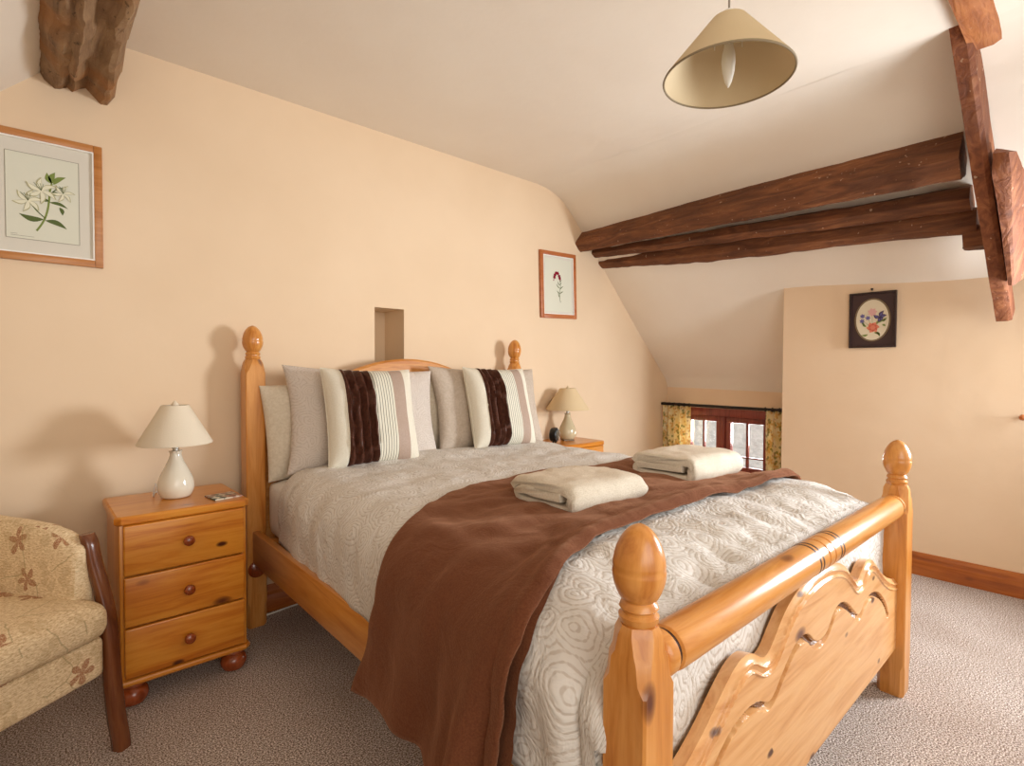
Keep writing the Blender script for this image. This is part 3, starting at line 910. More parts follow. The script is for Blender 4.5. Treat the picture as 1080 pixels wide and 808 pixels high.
# second (under) layer of the folded throw seen at the hem and the foot edge
bm = BM()
rows = []
for i in range(90+1):
    row = []
    for j in range(50+1):
        a = .62+.38*i/90; t = .05+(.93+.055*sstep(.66, .80, a))*j/50
        amax = interp([0, .08, .2, .3, .45, .55, .65, .8, 1.04], [.918, .926, .931, .926, .930, .942, .962, 1.01, 1.05], t)
        p, sl = throw_pt(a*amax, t, .004); p.x += .008; row.append(bm.verts.new(p))
    rows.append(row)
for i in range(90):
    for j in range(50): bm.faces.new((rows[i][j], rows[i+1][j], rows[i+1][j+1], rows[i][j+1]))
o = obj('under_fold', bm, throwM, tw, sharp=80, recalc=False)

# pillows
def pillow_bm(w, h, T, n=36, pinch=.06, flat=4, wr=.006, seed=0, snaps=()):
    """pillow standing in x (width) and z (height), front towards -y"""
    bm = BM(); uvl = bm.loops.layers.uv.verify(); sides = []
    U = [math.sin((2*i/n-1)*PI/2) for i in range(n+1)]
    for b in snaps:
        k = min(range(1, n), key=lambda q: abs(U[q]-2*b)); U[k] = 2*b
    for sg in (-1, 1):
        G = []
        for i in range(n+1):
            row = []
            for j in range(n+1):
                u = 2*i/n-1; v = 2*j/n-1
                u2 = U[i]; v2 = math.sin(v*PI/2)
                x = w/2*u2*(1-pinch*(1-v2*v2)**1); z = h/2*v2*(1-pinch*(1-u2*u2))
                th = T/2*max(0, (1-abs(u2)**flat)*(1-abs(v2)**flat))**.5
                e = (1-abs(u2)**6)*(1-abs(v2)**6)
                y = sg*th+sg*e*(wr*nz((x, sg, z), 7, seed)+wr*.8*nz((x*.6, sg, z), 16, seed+2))
                if sg > 0 and (i in (0, n) or j in (0, n)): row.append(sides[0][i][j])
                else: row.append(bm.verts.new((x, y, z)))
            G.append(row)
        sides.append(G)
    for sg, G in zip((-1, 1), sides):
        for i in range(n):
            for j in range(n):
                q = (G[i][j], G[i+1][j], G[i+1][j+1], G[i][j+1])
                f = bm.faces.new(q if sg < 0 else q[::-1])
    for f in bm.faces:
        for l in f.loops: l[uvl].uv = (l.vert.co.x+seed, l.vert.co.z)
    return bm
def place(o, x, y, zb, h, lean, rz=0, ry=0):
    """stand on its lower edge at (x, y, zb), leaning back by `lean` degrees (top towards +y)"""
    M = Matrix.Translation((x, y, zb)) @ Matrix.Rotation(math.radians(rz), 4, 'Z') @ Matrix.Rotation(-math.radians(lean), 4, 'X') @ Matrix.Rotation(math.radians(ry), 4, 'Y') @ Matrix.Translation((0, 0, h/2))
    o.matrix_world = M
G_P = 'pillows at the headboard'
def pillow(name, x, y, zb, w, h, T, lean, mat, label, cat='pillow', rz=0, ry=0, seed=0, group=G_P, pinch=.085):
    o = obj(name, pillow_bm(w, h, T, seed=seed, pinch=pinch), mat, None, sharp=80, recalc=False, uvbox=False)
    place(o, x, y, zb, h, lean, rz, ry); return tag(o, label, cat, group)
pillow('pillow', .405, -.10, .665, .75, .425, .13, 8, pillowC, 'cream cotton pillow rearmost at the left against the headboard', seed=1, ry=-2.5, pinch=.03)
pillow('pillow', 1.15, -.10, .68, .76, .45, .13, 8, pillowC, 'cream pillow rearmost on the right, mostly hidden behind the taupe pillow', seed=2)
pillow('pillow', .455, -.215, .675, .76, .49, .15, 14, pillowP, 'pale beige paisley pillow behind the left striped cushion', seed=3, ry=2, rz=-2)
pillow('pillow', 1.225, -.215, .69, .77, .48, .15, 14, pillowS2, 'taupe satin pillow behind the right striped cushion', seed=4, ry=1)
def cushion(x, y, zb, lean, rz, label, w=.45, seed=0, ry=0):
    root = empty('cushion', label, 'cushion', group='striped scatter cushions')
    h = .45; bounds = [-.33, -.01, .21, .36]; bm = pillow_bm(w, h, .15, 72, .055, 4, .004, seed, bounds)
    uvl = bm.loops.layers.uv.verify()
    # stripes: cream | brown pleats | ribs | taupe | cream
    # snap columns to the stripe borders
    for f in bm.faces:
        c = f.calc_center_median(); vz = c.z/(h/2); t = c.x/w/(1-.055*(1-vz*vz))
        front = f.normal.y < 0 or c.y < 0
        k = sum(t > b for b in bounds)
        f.material_index = [0, 1, 2, 3, 0][k] if c.y < .0 else 0
    for v in bm.verts:
        t = v.co.x/w/(1-.055*(1-(v.co.z/(h/2))**2))
        if v.co.y < -.004 and bounds[0] < t < bounds[1]:
            u = (t-bounds[0])/(bounds[1]-bounds[0]); e = min(1, -v.co.y/.03)
            v.co.y -= e*(.014*math.sin(u*2*PI*3.5+2.4*nz((0, 0, v.co.z), 9, seed+4))+.004*nz(v.co, 30, seed))
    o = obj('cover', bm, [cushCream, cushBrown, cushRib, cushTaupe], root, sharp=80, recalc=False, uvbox=False)
    bm = BM(); pts = []
    n = 40
    for a, b in (((-1, -1), (1, -1)), ((1, -1), (1, 1)), ((1, 1), (-1, 1)), ((-1, 1), (-1, -1))):
        for k in range(n):
            t = k/n; u = a[0]+(b[0]-a[0])*t; v = a[1]+(b[1]-a[1])*t
            pts.append((w/2*u*(1-.055*(1-v*v)), 0, h/2*v*(1-.055*(1-u*u))))
    pts.append(pts[0]); tube(bm, pts, .003, 6, False)
    obj('piping', bm, cushCream, root, sharp=80)
    place(root, x, y, zb, h, lean, rz, ry); return root
cushion(.412, -.36, .712, 16, -3, 'striped brown and cream scatter cushion on the left, in front of the paisley pillow', .43, 3, 1)
cushion(1.185, -.355, .722, 17, -3, 'striped brown and cream scatter cushion on the right, nearest the far lamp', .415, 9, 1)

# ------------------------------------------------------------------ towels
def towel(loc, rz, label, L=.40, W=.30, T=.022, seed=0, rx=0):
    """folded towel: a rolled-in strip section extruded along local x; rolled edge towards -y"""
    h = T
    path = [(-.085, 2.1*h), (.02, 1.95*h), (W/2-.03, 1.9*h), (W/2-.004, 1.25*h), (W/2-.02, .5*h), (0, .45*h), (-W/2+.03, .5*h), (-W/2+.002, 1.2*h), (-W/2+.003, 2.2*h), (-W/2+.022, 3.05*h), (-.02, 3.1*h), (W/2-.05, 3.1*h), (W/2-.005, 2.9*h), (W/2+.012, 2.2*h)]
    P = smooth_path([(0, a, b) for a, b in path], 7)
    bm = BM(); nx = 26; rings = []
    # thickened closed section
    Np = len(P)
    for k in range(nx+1):
        x = (k/nx-.5)*L
        e = sstep(0, .05, k/nx)*sstep(0, .05, 1-k/nx)
        th = T*.68*(.75+.25*e); up = []; dn = []
        for i, p in enumerate(P):
            t = (P[min(i+1, Np-1)]-P[max(i-1, 0)]).normalized(); n = Vector((0, -t.z, t.y))
            w1 = .004*nz((x, p.y, p.z*3), 12, seed)+.0025*nz((x, p.y, p.z), 34, seed+3)
            sk = .02*nz((0, p.y, p.z*4), 9, seed+6)
            q = Vector((x+sk*(1 if x > 0 else -1)*abs(x)/L*2, p.y, p.z+.3*w1))
            sag = -.006*(abs(x)/L*2)**3*(p.z/(3*h))
            q.z += sag
            up.append(q+n*(th+w1)); dn.append(q-n*(th*.95-w1*.5))
        rings.append(up+dn[::-1])
    loft(bm, rings)
    o = obj('folded_towel', bm, towelM, None, sharp=75)
    o.location = loc; o.rotation_euler = (math.radians(rx), 0, math.radians(rz))
    return tag(o, label, 'towel', 'folded towels on the throw')
towel((.600, -1.385, .722), -3, 'folded cream towel on the throw, nearer the camera', .335, .25, .023, 1)
towel((1.265, -1.39, .722), -3, 'folded cream towel on the throw, farther one towards the window', .36, .25, .026, 5)

# ------------------------------------------------------------------ bedside cabinets
def cabinet(loc, rotz, label, w=.415, d=.369, h=.652):
    """origin at the floor, front left corner; front faces -y"""
    r = empty('bedside_cabinet', label, 'bedside cabinet', loc, rotz, 'pine bedside cabinets')
    bm = BM(); t = .016; i = .013
    box(bm, i, i+t, i, d-.005, .095, h-.025, .002); box(bm, w-i-t, w-i, i, d-.005, .095, h-.025, .002)
    box(bm, i+t, w-i-t, d-.018, d-.006, .095, h-.025); box(bm, i+t, w-i-t, i+.004, d-.018, .095, .11)
    for z in (.275, .450): box(bm, i+t, w-i-t, i+.006, i+.03, z-.006, z+.006)
    obj('carcass', bm, nsZ, r)
    bm = BM()
    def plate(z0, z1, ov=0, c=.018):
        P = lambda z, e: [Vector((x, y, z)) for x, y in ((c-e*0, -e), (w-c, -e), (w+e, c), (w+e, d), (-e, d), (-e, c))]
        loft(bm, [P(z0, -.006), P(z0+.006, 0), P(z1-.008, 0), P(z1-.003, -.003), P(z1, -.009)])
    plate(h-.030, h); obj('top', bm, nsX, r, sharp=25)
    bm = BM(); plate(.078, .100); obj('plinth', bm, nsX, r, sharp=25)
    zs = [.104, .277, .450, h-.028]
    for k in range(3):
        z0, z1 = zs[k]+.003, zs[k+1]-.003
        bm = BM(); box(bm, i+t+.003-.009, w-i-t+.006, i-.016, i+.004, z0, z1, .005, 3)
        box(bm, i+t+.008, w-i-t-.008, i+.006, d-.04, z0+.01, z1-.02)
        dr = obj('drawer', bm, nsX, r)
        bm = BM(); lathe(bm, [(.0085, 0), (.0085, .007), (.011, .010), (.0165, .016), (.018, .022), (.0165, .028), (.010, .0325), (.001, .034)], 28,
                         Matrix.Translation((w/2, i-.016, (z0+z1)/2+.004)) @ Matrix.Rotation(PI/2, 4, 'X'))
        obj('knob', bm, knobM, dr)
    for x, y in ((.05, .05), (w-.05, .05), (.05, d-.05), (w-.05, d-.05)):
        bm = BM(); lathe(bm, [(.022, 0), (.036, .006), (.044, .020), (.046, .034), (.041, .050), (.032, .058), (.032, .062), (.038, .068), (.036, .078)], 28, Matrix.Translation((x, y, 0)))
        obj('bun_foot', bm, knobM, r)
    return r
cabinet((-.531, -.372, 0), .014, 'three drawer pine bedside cabinet on the left between the armchair and the bed')
cabinet((1.795, -.222, 0), 0, 'pine bedside cabinet beyond the bed, only its top corner showing', d=.305, h=.658)

# ------------------------------------------------------------------ table lamps
def table_lamp(loc, label, base, shade, k=1.0, R0=.045, R1=.128):
    r = empty('table_lamp', label, 'lamp', loc, 0, 'ceramic table lamps')
    pts = smooth_path([(.034, 0, .0), (.048, 0, .004), (.058, 0, .025), (.0605, 0, .045), (.055, 0, .075), (.040, 0, .110), (.026, 0, .140), (.020, 0, .160), (.0195, 0, .170), (.022, 0, .176), (.022, 0, .179), (.010, 0, .180)], 4)
    bm = BM(); lathe(bm, [(p.x, p.z) for p in pts], 40); obj('lamp_base', bm, base, r, sharp=60)
    bm = BM(); lathe(bm, [(.010, .178), (.010, .186), (.013, .187), (.013, .215), (.009, .22)], 20); obj('lamp_holder', bm, chrome, r)
    z0, z1 = .205, .352
    bm = BM(); lathe(bm, [(R1, z0), (R1+.001, z0+.004), (R0+.001, z1-.003), (R0, z1), (R0-.002, z1-.002), (R1-.003, z0+.004), (R1-.002, z0)], 56, cap=False)
    # close the inner/outer loop at the rim
    sh = obj('lamp_shade', bm, shade, r, sharp=60)
    bm = BM()
    for a in (0, 2*PI/3, 4*PI/3): tube(bm, [(0, 0, z1-.006), (R0*math.cos(a), R0*math.sin(a), z1-.006)], .0015, 6)
    tube(bm, [(0, 0, .21), (0, 0, z1)], .0022, 8); obj('shade_carrier', bm, chrome, sh)
    bm = BM(); lathe(bm, [(.004, z1-.008), (.013, z1-.001), (.012, z1+.004), (.006, z1+.012), (.001, z1+.018)], 20); obj('finial', bm, shade, sh)
    bm = BM(); tube(bm, smooth_path([(-.055, .01, .02), (-.062, .02, .055), (-.066, .03, .03), (-.066, .05, .003), (-.05, .12, .003), (-.02, .17, .003)], 6), .0025, 8); obj('lamp_cord', bm, whiteP, r)
    return r
ZT = .652
l1 = table_lamp((-.322, -.155, ZT), 'cream ceramic table lamp with white shade on the left cabinet', ceramic, shadeM, R0=.046, R1=.124)
l2 = table_lamp((2.025, -.035, .666), 'putty coloured ceramic table lamp with tan shade beyond the bed', ceramicD, shadeT, R0=.055, R1=.150)
bm = BM(); lathe(bm, [(.052, 0), (.054, .003), (.053, .007), (.05, .008)], 4, Matrix.Translation((2.025, -.035, .658)) @ Matrix.Rotation(.3, 4, 'Z'))
tag(obj('square_coaster', bm, darkslat), 'small square mat under the table lamp beyond the bed', 'coaster')
# patterned coaster
def coaster_mat():
    k = NT('tile_pattern', .3); co = k.coord()
    ch = k.n('ShaderNodeTexChecker'); k.link(k.mapping(co, rot=(0, 0, .78)), ch.inputs['Vector']); ch.inputs['Scale'].default_value = 42
    ch.inputs['Color1'].default_value = lin('#d9d3c0'); ch.inputs['Color2'].default_value = lin('#39483c')
    c = k.mix(k.ramp(k.noise(co, 26, 2), [(.5, BW(0)), (.56, BW(.8))]), ch.outputs[0], lin('#a86a50'))
    k.color(c); return k.m
bm = BM(); box(bm, -.05, .05, -.05, .05, 0, .006, .002, mat=0)
cm = coaster_mat(); o = obj('coaster', bm, cm); o.location = (-.185, -.272, ZT); o.rotation_euler = (0, 0, .15)
tag(o, 'square patterned green and cream coaster beside the left lamp', 'coaster')
# alarm clock
ck = empty('alarm_clock', 'small round black alarm clock beside the far lamp', 'clock', (1.835, -.09, .658), .5); ck.scale = (1.25,)*3
bm = BM(); lathe(bm, [(.030, -.02), (.036, -.014), (.038, .0), (.038, .014), (.033, .018)], 28, Matrix.Translation((0, 0, .046)) @ Matrix.Rotation(PI/2, 4, 'X')); obj('clock_body', bm, blackP, ck)
bm = BM(); lathe(bm, [(.029, .0155), (.029, .0195)], 28, Matrix.Translation((0, 0, .046)) @ Matrix.Rotation(PI/2, 4, 'X')); obj('clock_face', bm, plain('clock_face', '#2b2d30', .2), ck)
for s in (-1, 1):
    bm = BM(); tube(bm, [(s*.018, 0, .016), (s*.026, 0, 0)], .005, 8); obj('foot', bm, blackP, ck)
bm = BM(); tube(bm, smooth_path([(.03, 0, .05), (.055, .01, .053), (.08, .02, .046)], 5), .002, 6); obj('clock_lead', bm, blackP, ck)

# ------------------------------------------------------------------ pictures
def leaf(bm, x, z, ang, L, W, mi, y=0):
    """leaf in the x-z plane, lying in front (towards -y)"""
    n = 8; ca, sa = math.cos(ang), math.sin(ang); up = []; dn = []
    for i in range(n+1):
        t = i/n; w = W/2*math.sin(PI*t**.85); c = .12*L*math.sin(PI*t)
        for lst, s in ((up, w+c), (dn, -w+c)):
            lst.append(bm.verts.new((x+ca*L*t-sa*s, y, z+sa*L*t+ca*s)))
    for i in range(n):
        try:
            f = bm.faces.new((up[i], dn[i], dn[i+1], up[i+1])); f.material_index = mi
        except ValueError: pass
def stroke(bm, pts, w, mi, y=0):
    P = smooth_path([(a, 0, b) for a, b in pts], 6); L = []; R_ = []
    for i, p in enumerate(P):
        t = (P[min(i+1, len(P)-1)]-P[max(i-1, 0)]).normalized(); n = Vector((-t.z, 0, t.x))*w/2
        L.append(bm.verts.new((p.x+n.x, y, p.z+n.z))); R_.append(bm.verts.new((p.x-n.x, y, p.z-n.z)))
    for i in range(len(P)-1):
        f = bm.faces.new((L[i], R_[i], R_[i+1], L[i+1])); f.material_index = mi
def bloom(bm, x, z, r, n, mi, ph=0, y=0, w=.45):
    for k in range(n): leaf(bm, x, z, ph+2*PI*k/n, r, r*w, mi, y-.0001*k)
def picture(w, h, fw, label, art, fmat, white=True, inner=True, depth=.018):
    r = empty('framed_picture', label, 'picture')
    bm = BM()
    for a in (-1, 1):
        box(bm, a*w/2-(fw if a > 0 else 0), a*w/2+(fw if a < 0 else 0), -depth, 0, -h/2, h/2, .002)
        box(bm, -w/2+fw, w/2-fw, -depth, 0, a*h/2-(fw if a > 0 else 0), a*h/2+(fw if a < 0 else 0), .002)
    obj('picture_frame', bm, fmat, r)
    iw, ih = w/2-fw, h/2-fw
    bm = BM(); box(bm, -iw, iw, -.007, -.004, -ih, ih); pr_ = obj('mount', bm, matM if white else brownMount, r)
    if white:
        bm = BM(); e = .005
        for a in (-1, 1):
            box(bm, a*(iw-e/2)-e/2, a*(iw-e/2)+e/2, -depth+.002, -.006, -ih, ih); box(bm, -iw+e, iw-e, -depth+.002, -.006, a*(ih-e/2)-e/2, a*(ih-e/2)+e/2)
        obj('white_slip', bm, whiteEdge, r)
    art(r, iw, ih); return r
def lily(r, iw, ih):
    a, b = iw-.045, ih-.052
    bm = BM(); box(bm, -a, a, -.0082, -.007, -b, b); p = obj('paper', bm, paperM, r)
    bm = BM()
    for s in (-1, 1): box(bm, s*a-.0008, s*a+.0008, -.0086, -.0080, -b, b); box(bm, -a, a, -.0086, -.0080, s*b-.0008, s*b+.0008)
    obj('ruled_line', bm, plain('rule_line', '#8f8674', .9), p)
    bm = BM(); y = -.0088
    stroke(bm, [(-.020, -.120), (-.002, -.085), (.010, -.045), (.016, .0), (.018, .03), (.024, .06)], .006, 0, y)
    stroke(bm, [(.004, -.07), (-.02, -.045), (-.038, -.018)], .0035, 1, y); stroke(bm, [(.018, .02), (.04, .045), (.055, .05)], .003, 1, y)
    for x, z, an, L, W_ in ((0, -.075, PI-.15, .068, .02), (.004, -.078, -.35, .065, .018), (.016, -.01, -.25, .055, .012), (.045, -.022, -1.3, .03, .012), (.016, -.005, PI-.4, .026, .012), (.018, .02, .1, .035, .014)):
        leaf(bm, x, z, an, L, W_, 1, y)
    for x, z, an, L, W_ in ((.024, .06, 1.9, .04, .016), (.024, .06, 1.35, .045, .018), (.028, .058, .75, .05, .016)): leaf(bm, x, z, an, L, W_, 0, y-.0004)
    bloom(bm, -.042, -.015, .045, 6, 3, .2, y-.0006, .34); bloom(bm, -.042, -.015, .040, 6, 2, .2, y-.0012, .30)
    bloom(bm, -.006, .028, .050, 6, 3, .5, y-.0016, .32); bloom(bm, -.006, .028, .045, 6, 2, .5, y-.0022, .28)
    bloom(bm, .056, .030, .036, 6, 3, .1, y-.0016, .30); bloom(bm, .056, .030, .032, 6, 2, .1, y-.0022, .26)
    for fx, fz in ((-.042, -.015), (-.006, .028), (.056, .03)):
        for k in range(4): stroke(bm, [(fx, fz), (fx-.008+.004*k, fz+.012), (fx-.020+.009*k, fz+.026)], .0012, 1, y-.003)
    for k, (x0, x1, z) in enumerate(((-a+.012, -a+.03, -b+.016), (-a+.012, -a+.075, -b+.010))): stroke(bm, [(x0, z), ((x0+x1)/2, z), (x1, z)], .0012, 4, y)
    obj('lily_drawing', bm, [leafG, leafD, petalW, petalE, plain('pencil', '#9c9585', .9)], p, recalc=False)
def redflower(r, iw, ih):
    a, b = iw-.022, ih-.022
    bm = BM(); box(bm, -a, a, -.0082, -.007, -b, b); p = obj('paper', bm, paperM, r)
    bm = BM(); y = -.0088
    stroke(bm, [(.020, -.12), (.012, -.09), (.014, -.04), (.022, .0), (.018, .03), (.0, .062)], .004, 0, y)
    for z, an, L in ((-.09, 1.9, .05), (-.06, .5, .04), (-.055, 2.6, .04), (-.03, .6, .045), (-.02, 2.4, .05), (.0, .9, .03), (.0, 2.2, .04), (.02, .8, .03)): leaf(bm, .016, z, an, L, .007, 0, y)
    for x, z in ((-.035, .07), (-.022, .085), (-.04, .055), (-.005, .085), (.01, .065), (.015, .05), (-.048, .035)): bloom(bm, x, z, .015 if z > .04 else .006, 5, 1, x*40, y-.0006, .8)
    obj('flower_drawing', bm, [leafD, petalR], p, recalc=False)
def oval(r, iw, ih):
    bm = BM(); y = -.009
    def disc(a, b, mi, y):
        vs = [bm.verts.new((a*math.cos(2*PI*k/48), y, b*math.sin(2*PI*k/48))) for k in range(48)]; f = bm.faces.new(vs); f.material_index = mi
    disc(.0905, .1265, 1, y+.0004); disc(.086, .122, 2, y); disc(.083, .119, 0, y-.0004)
    p = obj('oval_paper', bm, [cream, goldM, brownMount], r, recalc=False)
    bm = BM(); y = -.0103
    for k in range(3): bloom(bm, .004, -.045, .034-.009*k, 6, 0 if k != 1 else 4, k*.5, y-.0006*k, .75)
    bloom(bm, 0, .045, .026, 7, 1, 0, y, .6)
    for x, z in ((-.052, -.005), (-.022, .012), (-.05, .024)): bloom(bm, x, z, .015, 6, 2, x*9, y, .5)
    for x, z, an, L in ((-.03, -.04, 2.2, .03), (.03, -.02, .4, .045), (.02, -.03, .9, .035), (.055, -.015, .9, .03), (.05, -.03, -.6, .02), (-.02, -.085, .1, -.035), (.01, -.075, -.5, .035), (.02, -.07, -1, .035), (-.04, -.03, 1.9, .03)): leaf(bm, x, z, an, L, .012, 3, y)
    for an, L in ((.3, .036), (1.1, .044), (2.7, .036), (-1.9, .028), (-.9, .02)): leaf(bm, .038, .012, an, L, .02, 5, y-.001); leaf(bm, .038+.006*math.cos(an), .012+.006*math.sin(an), an, L*.6, .008, 2, y-.0014)
    stroke(bm, [(-.05, 0), (-.02, -.03), (.0, -.05)], .0015, 3, y); stroke(bm, [(-.02, .01), (-.01, -.02), (.0, -.04)], .0015, 3, y); stroke(bm, [(.0, .04), (.0, .0), (.0, -.04)], .0015, 3, y)
    obj('bouquet_and_butterfly', bm, [petalO, petalP, petalV, leafG, plain('petal_deep', '#c8604a', .9), inkM], p, recalc=False)
p = picture(.345, .464, .026, 'large wooden framed white lily print at the left of the headboard wall', lily, frameM)
p.location = (-.687, YW-.001, 1.764)
p = picture(.365, .466, .028, 'reddish wooden framed print of a small red flower, right of the bed', redflower, frameR)
p.location = (2.058, YW-.001, 1.745); p.rotation_euler = (0, -math.radians(2.0), 0)
p = picture(.238, .328, .012, 'small dark framed oval flower and butterfly picture on the right wall', oval, darkFrame, False)
p.location = (2.979, -1.590, 1.446); p.rotation_euler = (math.radians(0), 0, -PI/2)
bm = BM(); tube(bm, [(0, 0, 0), (-.012, 0, 0), (-.014, 0, .010)], .003, 8); lathe(bm, [(.006, -.002), (.006, .006)], 12, Matrix.Translation((-.006, 0, .004)))
nail = obj('picture_hook', bm, iron); nail.location = (2.978, -1.585, 1.622)
tag(nail, 'small dark hook above the oval picture', 'hook')
# wooden peg just inside the right edge of the view
bm = BM(); lathe(bm, [(.008, 0), (.008, .03), (.013, .036), (.015, .045), (.012, .054), (.002, .058)], 20, Matrix.Translation((2.98, -2.245, .915)) @ Matrix.Rotation(-PI/2, 4, 'Y'))
tag(obj('wooden_peg', bm, frameR), 'small orange wooden peg on the right wall at the edge of view', 'peg')

# ------------------------------------------------------------------ pendant lamp
PX, PY, PZ = .664, -1.836, 2.072
pend = empty('pendant_lamp', 'cream coolie shade pendant lamp hanging tilted from the ceiling', 'lamp', (PX, PY, ZC))
bm = BM(); lathe(bm, [(.038, -.028), (.042, -.02), (.042, -.004), (.038, 0)], 28); obj('ceiling_rose', bm, whiteP, pend)
bm = BM(); tube(bm, [(0, 0, -.02), (0, 0, PZ-ZC-.02)], .0028, 8); obj('cord', bm, plain('cord', '#8f8678', .6), pend)
TILT = math.radians(1)
Mt = Matrix.Translation((0, 0, PZ-ZC-.005)) @ Matrix.Rotation(TILT, 4, Vector((.59, .80, 0)))
H, R0, R1 = .150, .044, .162
bm = BM(); n = 64
lathe(bm, [(R1, -H), (R1+.0015, -H+.003), (R0+.0015, 0), (R0-.001, -.001), (R1-.003, -H+.003), (R1-.0015, -H)], n, Mt, cap=False)
sh = obj('lamp_shade', bm, pendM, pend, sharp=60)
bm = BM(); tube(bm, [Mt @ Vector((R1*math.cos(a), R1*math.sin(a), -H)) for a in np.linspace(0, 2*PI, 65)], .0028, 8, False); obj('rim', bm, plain('shade_trim', '#8a7a5e', .7), sh)
bm = BM()
for a in (.4, .4+2*PI/3, .4+4*PI/3):
    tube(bm, [Mt @ Vector((.018*math.cos(a), .018*math.sin(a), -.03)), Mt @ Vector((.045*math.cos(a), .045*math.sin(a), -.012))], .0018, 6)
tube(bm, [Mt @ Vector((.018*math.cos(a), .018*math.sin(a), -.03)) for a in np.linspace(0, 2*PI, 25)], .002, 6, False)
for a in (2.2, 5.2): tube(bm, [Mt @ Vector((.034*math.cos(a), .034*math.sin(a), -.02)), Mt @ Vector((.034*math.cos(a), .034*math.sin(a), -.075))], .0012, 6)
obj('shade_carrier', bm, whiteP, sh)
bm = BM(); lathe(bm, [(.012, .03), (.018, .015), (.019, -.03), (.016, -.045), (.012, -.05)], 24, Matrix.Translation((0, 0, PZ-ZC-.01))); obj('lamp_holder', bm, whiteP, pend)
bm = BM(); bl = [(.011, 0), (.012, -.02), (.0165, -.04), (.0175, -.06), (.015, -.085), (.009, -.11), (.002, -.125)]
lathe(bm, [(r, z) for r, z in bl[::-1]], 24, Matrix.Translation((0, 0, PZ-ZC-.055))); obj('candle_bulb', bm, bulbM, pend)

# ------------------------------------------------------------------ armchair
ang = math.atan2(.57, .82)
ac = empty('armchair', 'beige floral upholstered armchair with a curved dark wooden leg', 'armchair', (-.55, -.57, 0), ang)
# local frame: +x runs along the front edge (to the right in the picture), -y is the way it faces
SW = .62                                             # width between the front legs
def soft(x0, x1, y0, y1, z0, z1, r, name, n=(26, 26, 12), disp=None, parent=ac):
    bm = BM(); rbox(bm, x0, x1, y0, y1, z0, z1, r, n, disp); return obj(name, bm, chairM, parent, sharp=80)
soft(-SW+.03, -.028, .0, .56, .245, .365, .018, 'seat_base')
def puff(v, d):
    h = Vector((1-min(1, abs(d.x)/.29)**3, 1-min(1, abs(d.y)/.27)**3, 0))
    v = v.copy()
    if d.z > 0: v.z += .018*h.x*h.y+.004*nz(v, 8, 2)
    return v
soft(-SW+.045, -.022, -.028, .44, .362, .470, .045, 'seat_cushion', (30, 30, 14), puff)
for sx in (0, 1):   # upholstered arms
    bm = BM(); rings = []
    x0 = -.05 if not sx else -SW+.05; dx = -1 if not sx else 1
    ys = np.linspace(.075, .60, 24)
    for y in ys:
        zt = interp([.075, .13, .2, .32, .60], [.628, .660, .678, .686, .70], y)
        w = .05
        prof = [(0.035, .30), (.035, zt-.06), (.045, zt-.03), (.040, zt-.008), (.018, zt), (-.005, zt-.006), (-.018, zt-.03), (-.020, zt-.07), (-.030, .42), (-.03, .30)]
        rings.append([Vector((x0-dx*a*1.0, y, z+.002*nz((a, y, z), 9))) for a, z in prof])
    # front nose
    f0 = rings[0]; c = sum(f0, Vector())/len(f0)
    rings = [[c+(p-c)*.86+Vector((0, -.016, 0)) for p in f0], [c+(p-c)*.97+Vector((0, -.009, 0)) for p in f0]]+rings
    loft(bm, rings); obj('arm', bm, chairM, ac, sharp=60)
def woodleg(xc):
    pts = [(-.002, .0), (.003, .08), (.004, .16), (.008, .24), (.012, .32), (.020, .40), (.038, .48), (.056, .56), (.068, .625), (.080, .652)]
    dep = [.040, .040, .038, .036, .036, .035, .032, .030, .030, .022]; bm = BM(); rings = []
    P = smooth_path([(0, a, z) for a, z in pts], 5); n = len(P)
    for i, p in enumerate(P):
        d = interp(np.linspace(0, 1, len(dep)), dep, i/(n-1))/2
        off = .018*math.exp(-((p.z)/.12)**2)            # foot splays outwards
        wd = .020 if p.z > .1 else .020
        off += -.012*sstep(.45, .62, p.z)
        b = .006
        sec = [(wd-b, -d), (wd, -d+b), (wd, d-b), (wd-b, d), (-wd+b, d), (-wd, d-b), (-wd, -d+b), (-wd+b, -d)]
        rings.append([Vector((xc+(off if xc > -.3 else -off)+a, p.y+bb, p.z)) for a, bb in sec])
    loft(bm, rings); return bm
obj('front_leg', woodleg(-.004), darkleg, ac, sharp=50); obj('front_leg', woodleg(-SW+.004), darkleg, ac, sharp=50)
for x in (-.03, -SW+.03):
    bm = BM(); loft(bm, [[Vector((x+a, .60+o+b, z)) for a, b in ((-.018, -.02), (.018, -.02), (.018, .02), (-.018, .02))] for z, o in ((0, .05), (.15, .02), (.3, 0), (.5, 0))]); obj('rear_leg', bm, darkleg, ac)
bm = BM(); rbox(bm, -SW+.04, -.04, .48, .60, .30, .98, .05, (24, 10, 30), lambda v, d: v+Vector((0, (v.z-.4)*.16, 0)))
obj('backrest', bm, chairM, ac, sharp=80)

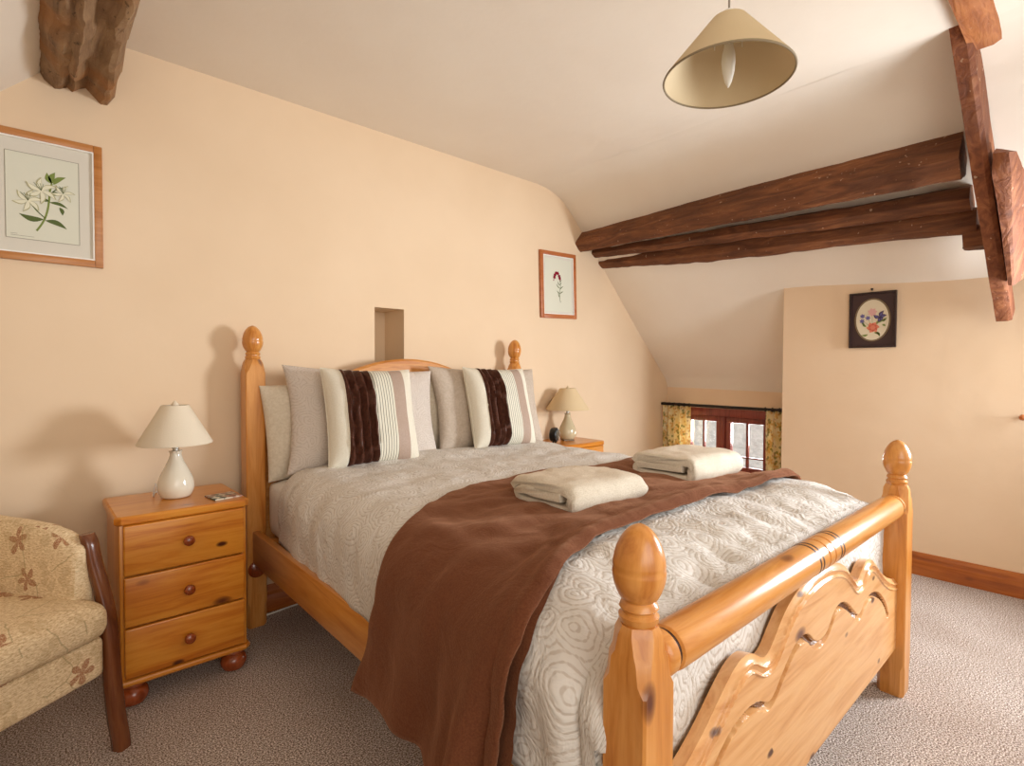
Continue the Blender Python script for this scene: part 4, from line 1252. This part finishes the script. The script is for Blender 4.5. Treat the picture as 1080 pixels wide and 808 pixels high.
# white flex lying on the carpet along the wall
bm = BM(); tube(bm, smooth_path([(-.1, .035, .006), (.065, .045, .006), (.24, .066, .007), (.5, .05, .006), (.8, .04, .006)], 8), .004, 8)
tag(obj('electric_cable', bm, whiteP), 'thin white cable lying on the carpet along the skirting behind the bed', 'cable')

# ------------------------------------------------------------------ camera
f, yaw, pitch, roll = 559.709, math.radians(41.736), math.radians(-1.379), math.radians(.194)
cam = bpy.data.cameras.new('camera'); cam.sensor_width = 36; cam.lens = f/1080*36; cam.clip_start = .02
co = bpy.data.objects.new('camera', cam); C.objects.link(co)
F = Vector((math.sin(yaw)*math.cos(pitch), math.cos(yaw)*math.cos(pitch), math.sin(pitch)))
R_ = Vector((math.cos(yaw), -math.sin(yaw), 0)); U = R_.cross(F)
R2 = R_*math.cos(roll)+U*math.sin(roll); U2 = -R_*math.sin(roll)+U*math.cos(roll)
M = Matrix((R2, U2, -F)).transposed().to_4x4(); M.translation = (-.7088, -2.5192, 1.1415)
co.matrix_world = M; sc.camera = co

# ------------------------------------------------------------------ light
w = bpy.data.worlds.new('world'); sc.world = w; w.use_nodes = True
bg = w.node_tree.nodes['Background']; bg.inputs[0].default_value = (1, .93, .84, 1); bg.inputs[1].default_value = .85
def area(name, loc, target, sx, sy, power, col):
    l = bpy.data.lights.new(name, 'AREA'); l.shape = 'RECTANGLE'; l.size = sx; l.size_y = sy; l.energy = power; l.color = col; l.spread = 2.5
    o = bpy.data.objects.new(name, l); C.objects.link(o); o.location = loc
    o.rotation_euler = (Vector(target)-Vector(loc)).to_track_quat('-Z', 'Y').to_euler(); return o
area('daylight_right', (2.7, -2.95, 1.25), (.2, -.5, .9), .55, .65, 52, (.88, .94, 1))
area('room_fill', (-.6, -3.9, 1.7), (.8, 0, 1.1), 2.4, 1.5, 26, (1, .95, .88))
area('window_glow', (3.9, -.4, .75), (2.4, -.5, 1.2), .7, .5, 30, (.95, .97, 1))
s = bpy.data.lights.new('sun', 'SUN'); s.energy = 2.5; s.angle = .1; so = bpy.data.objects.new('sun', s); C.objects.link(so)
so.rotation_euler = (Vector((1, .3, -1.0))).to_track_quat('-Z', 'Y').to_euler()
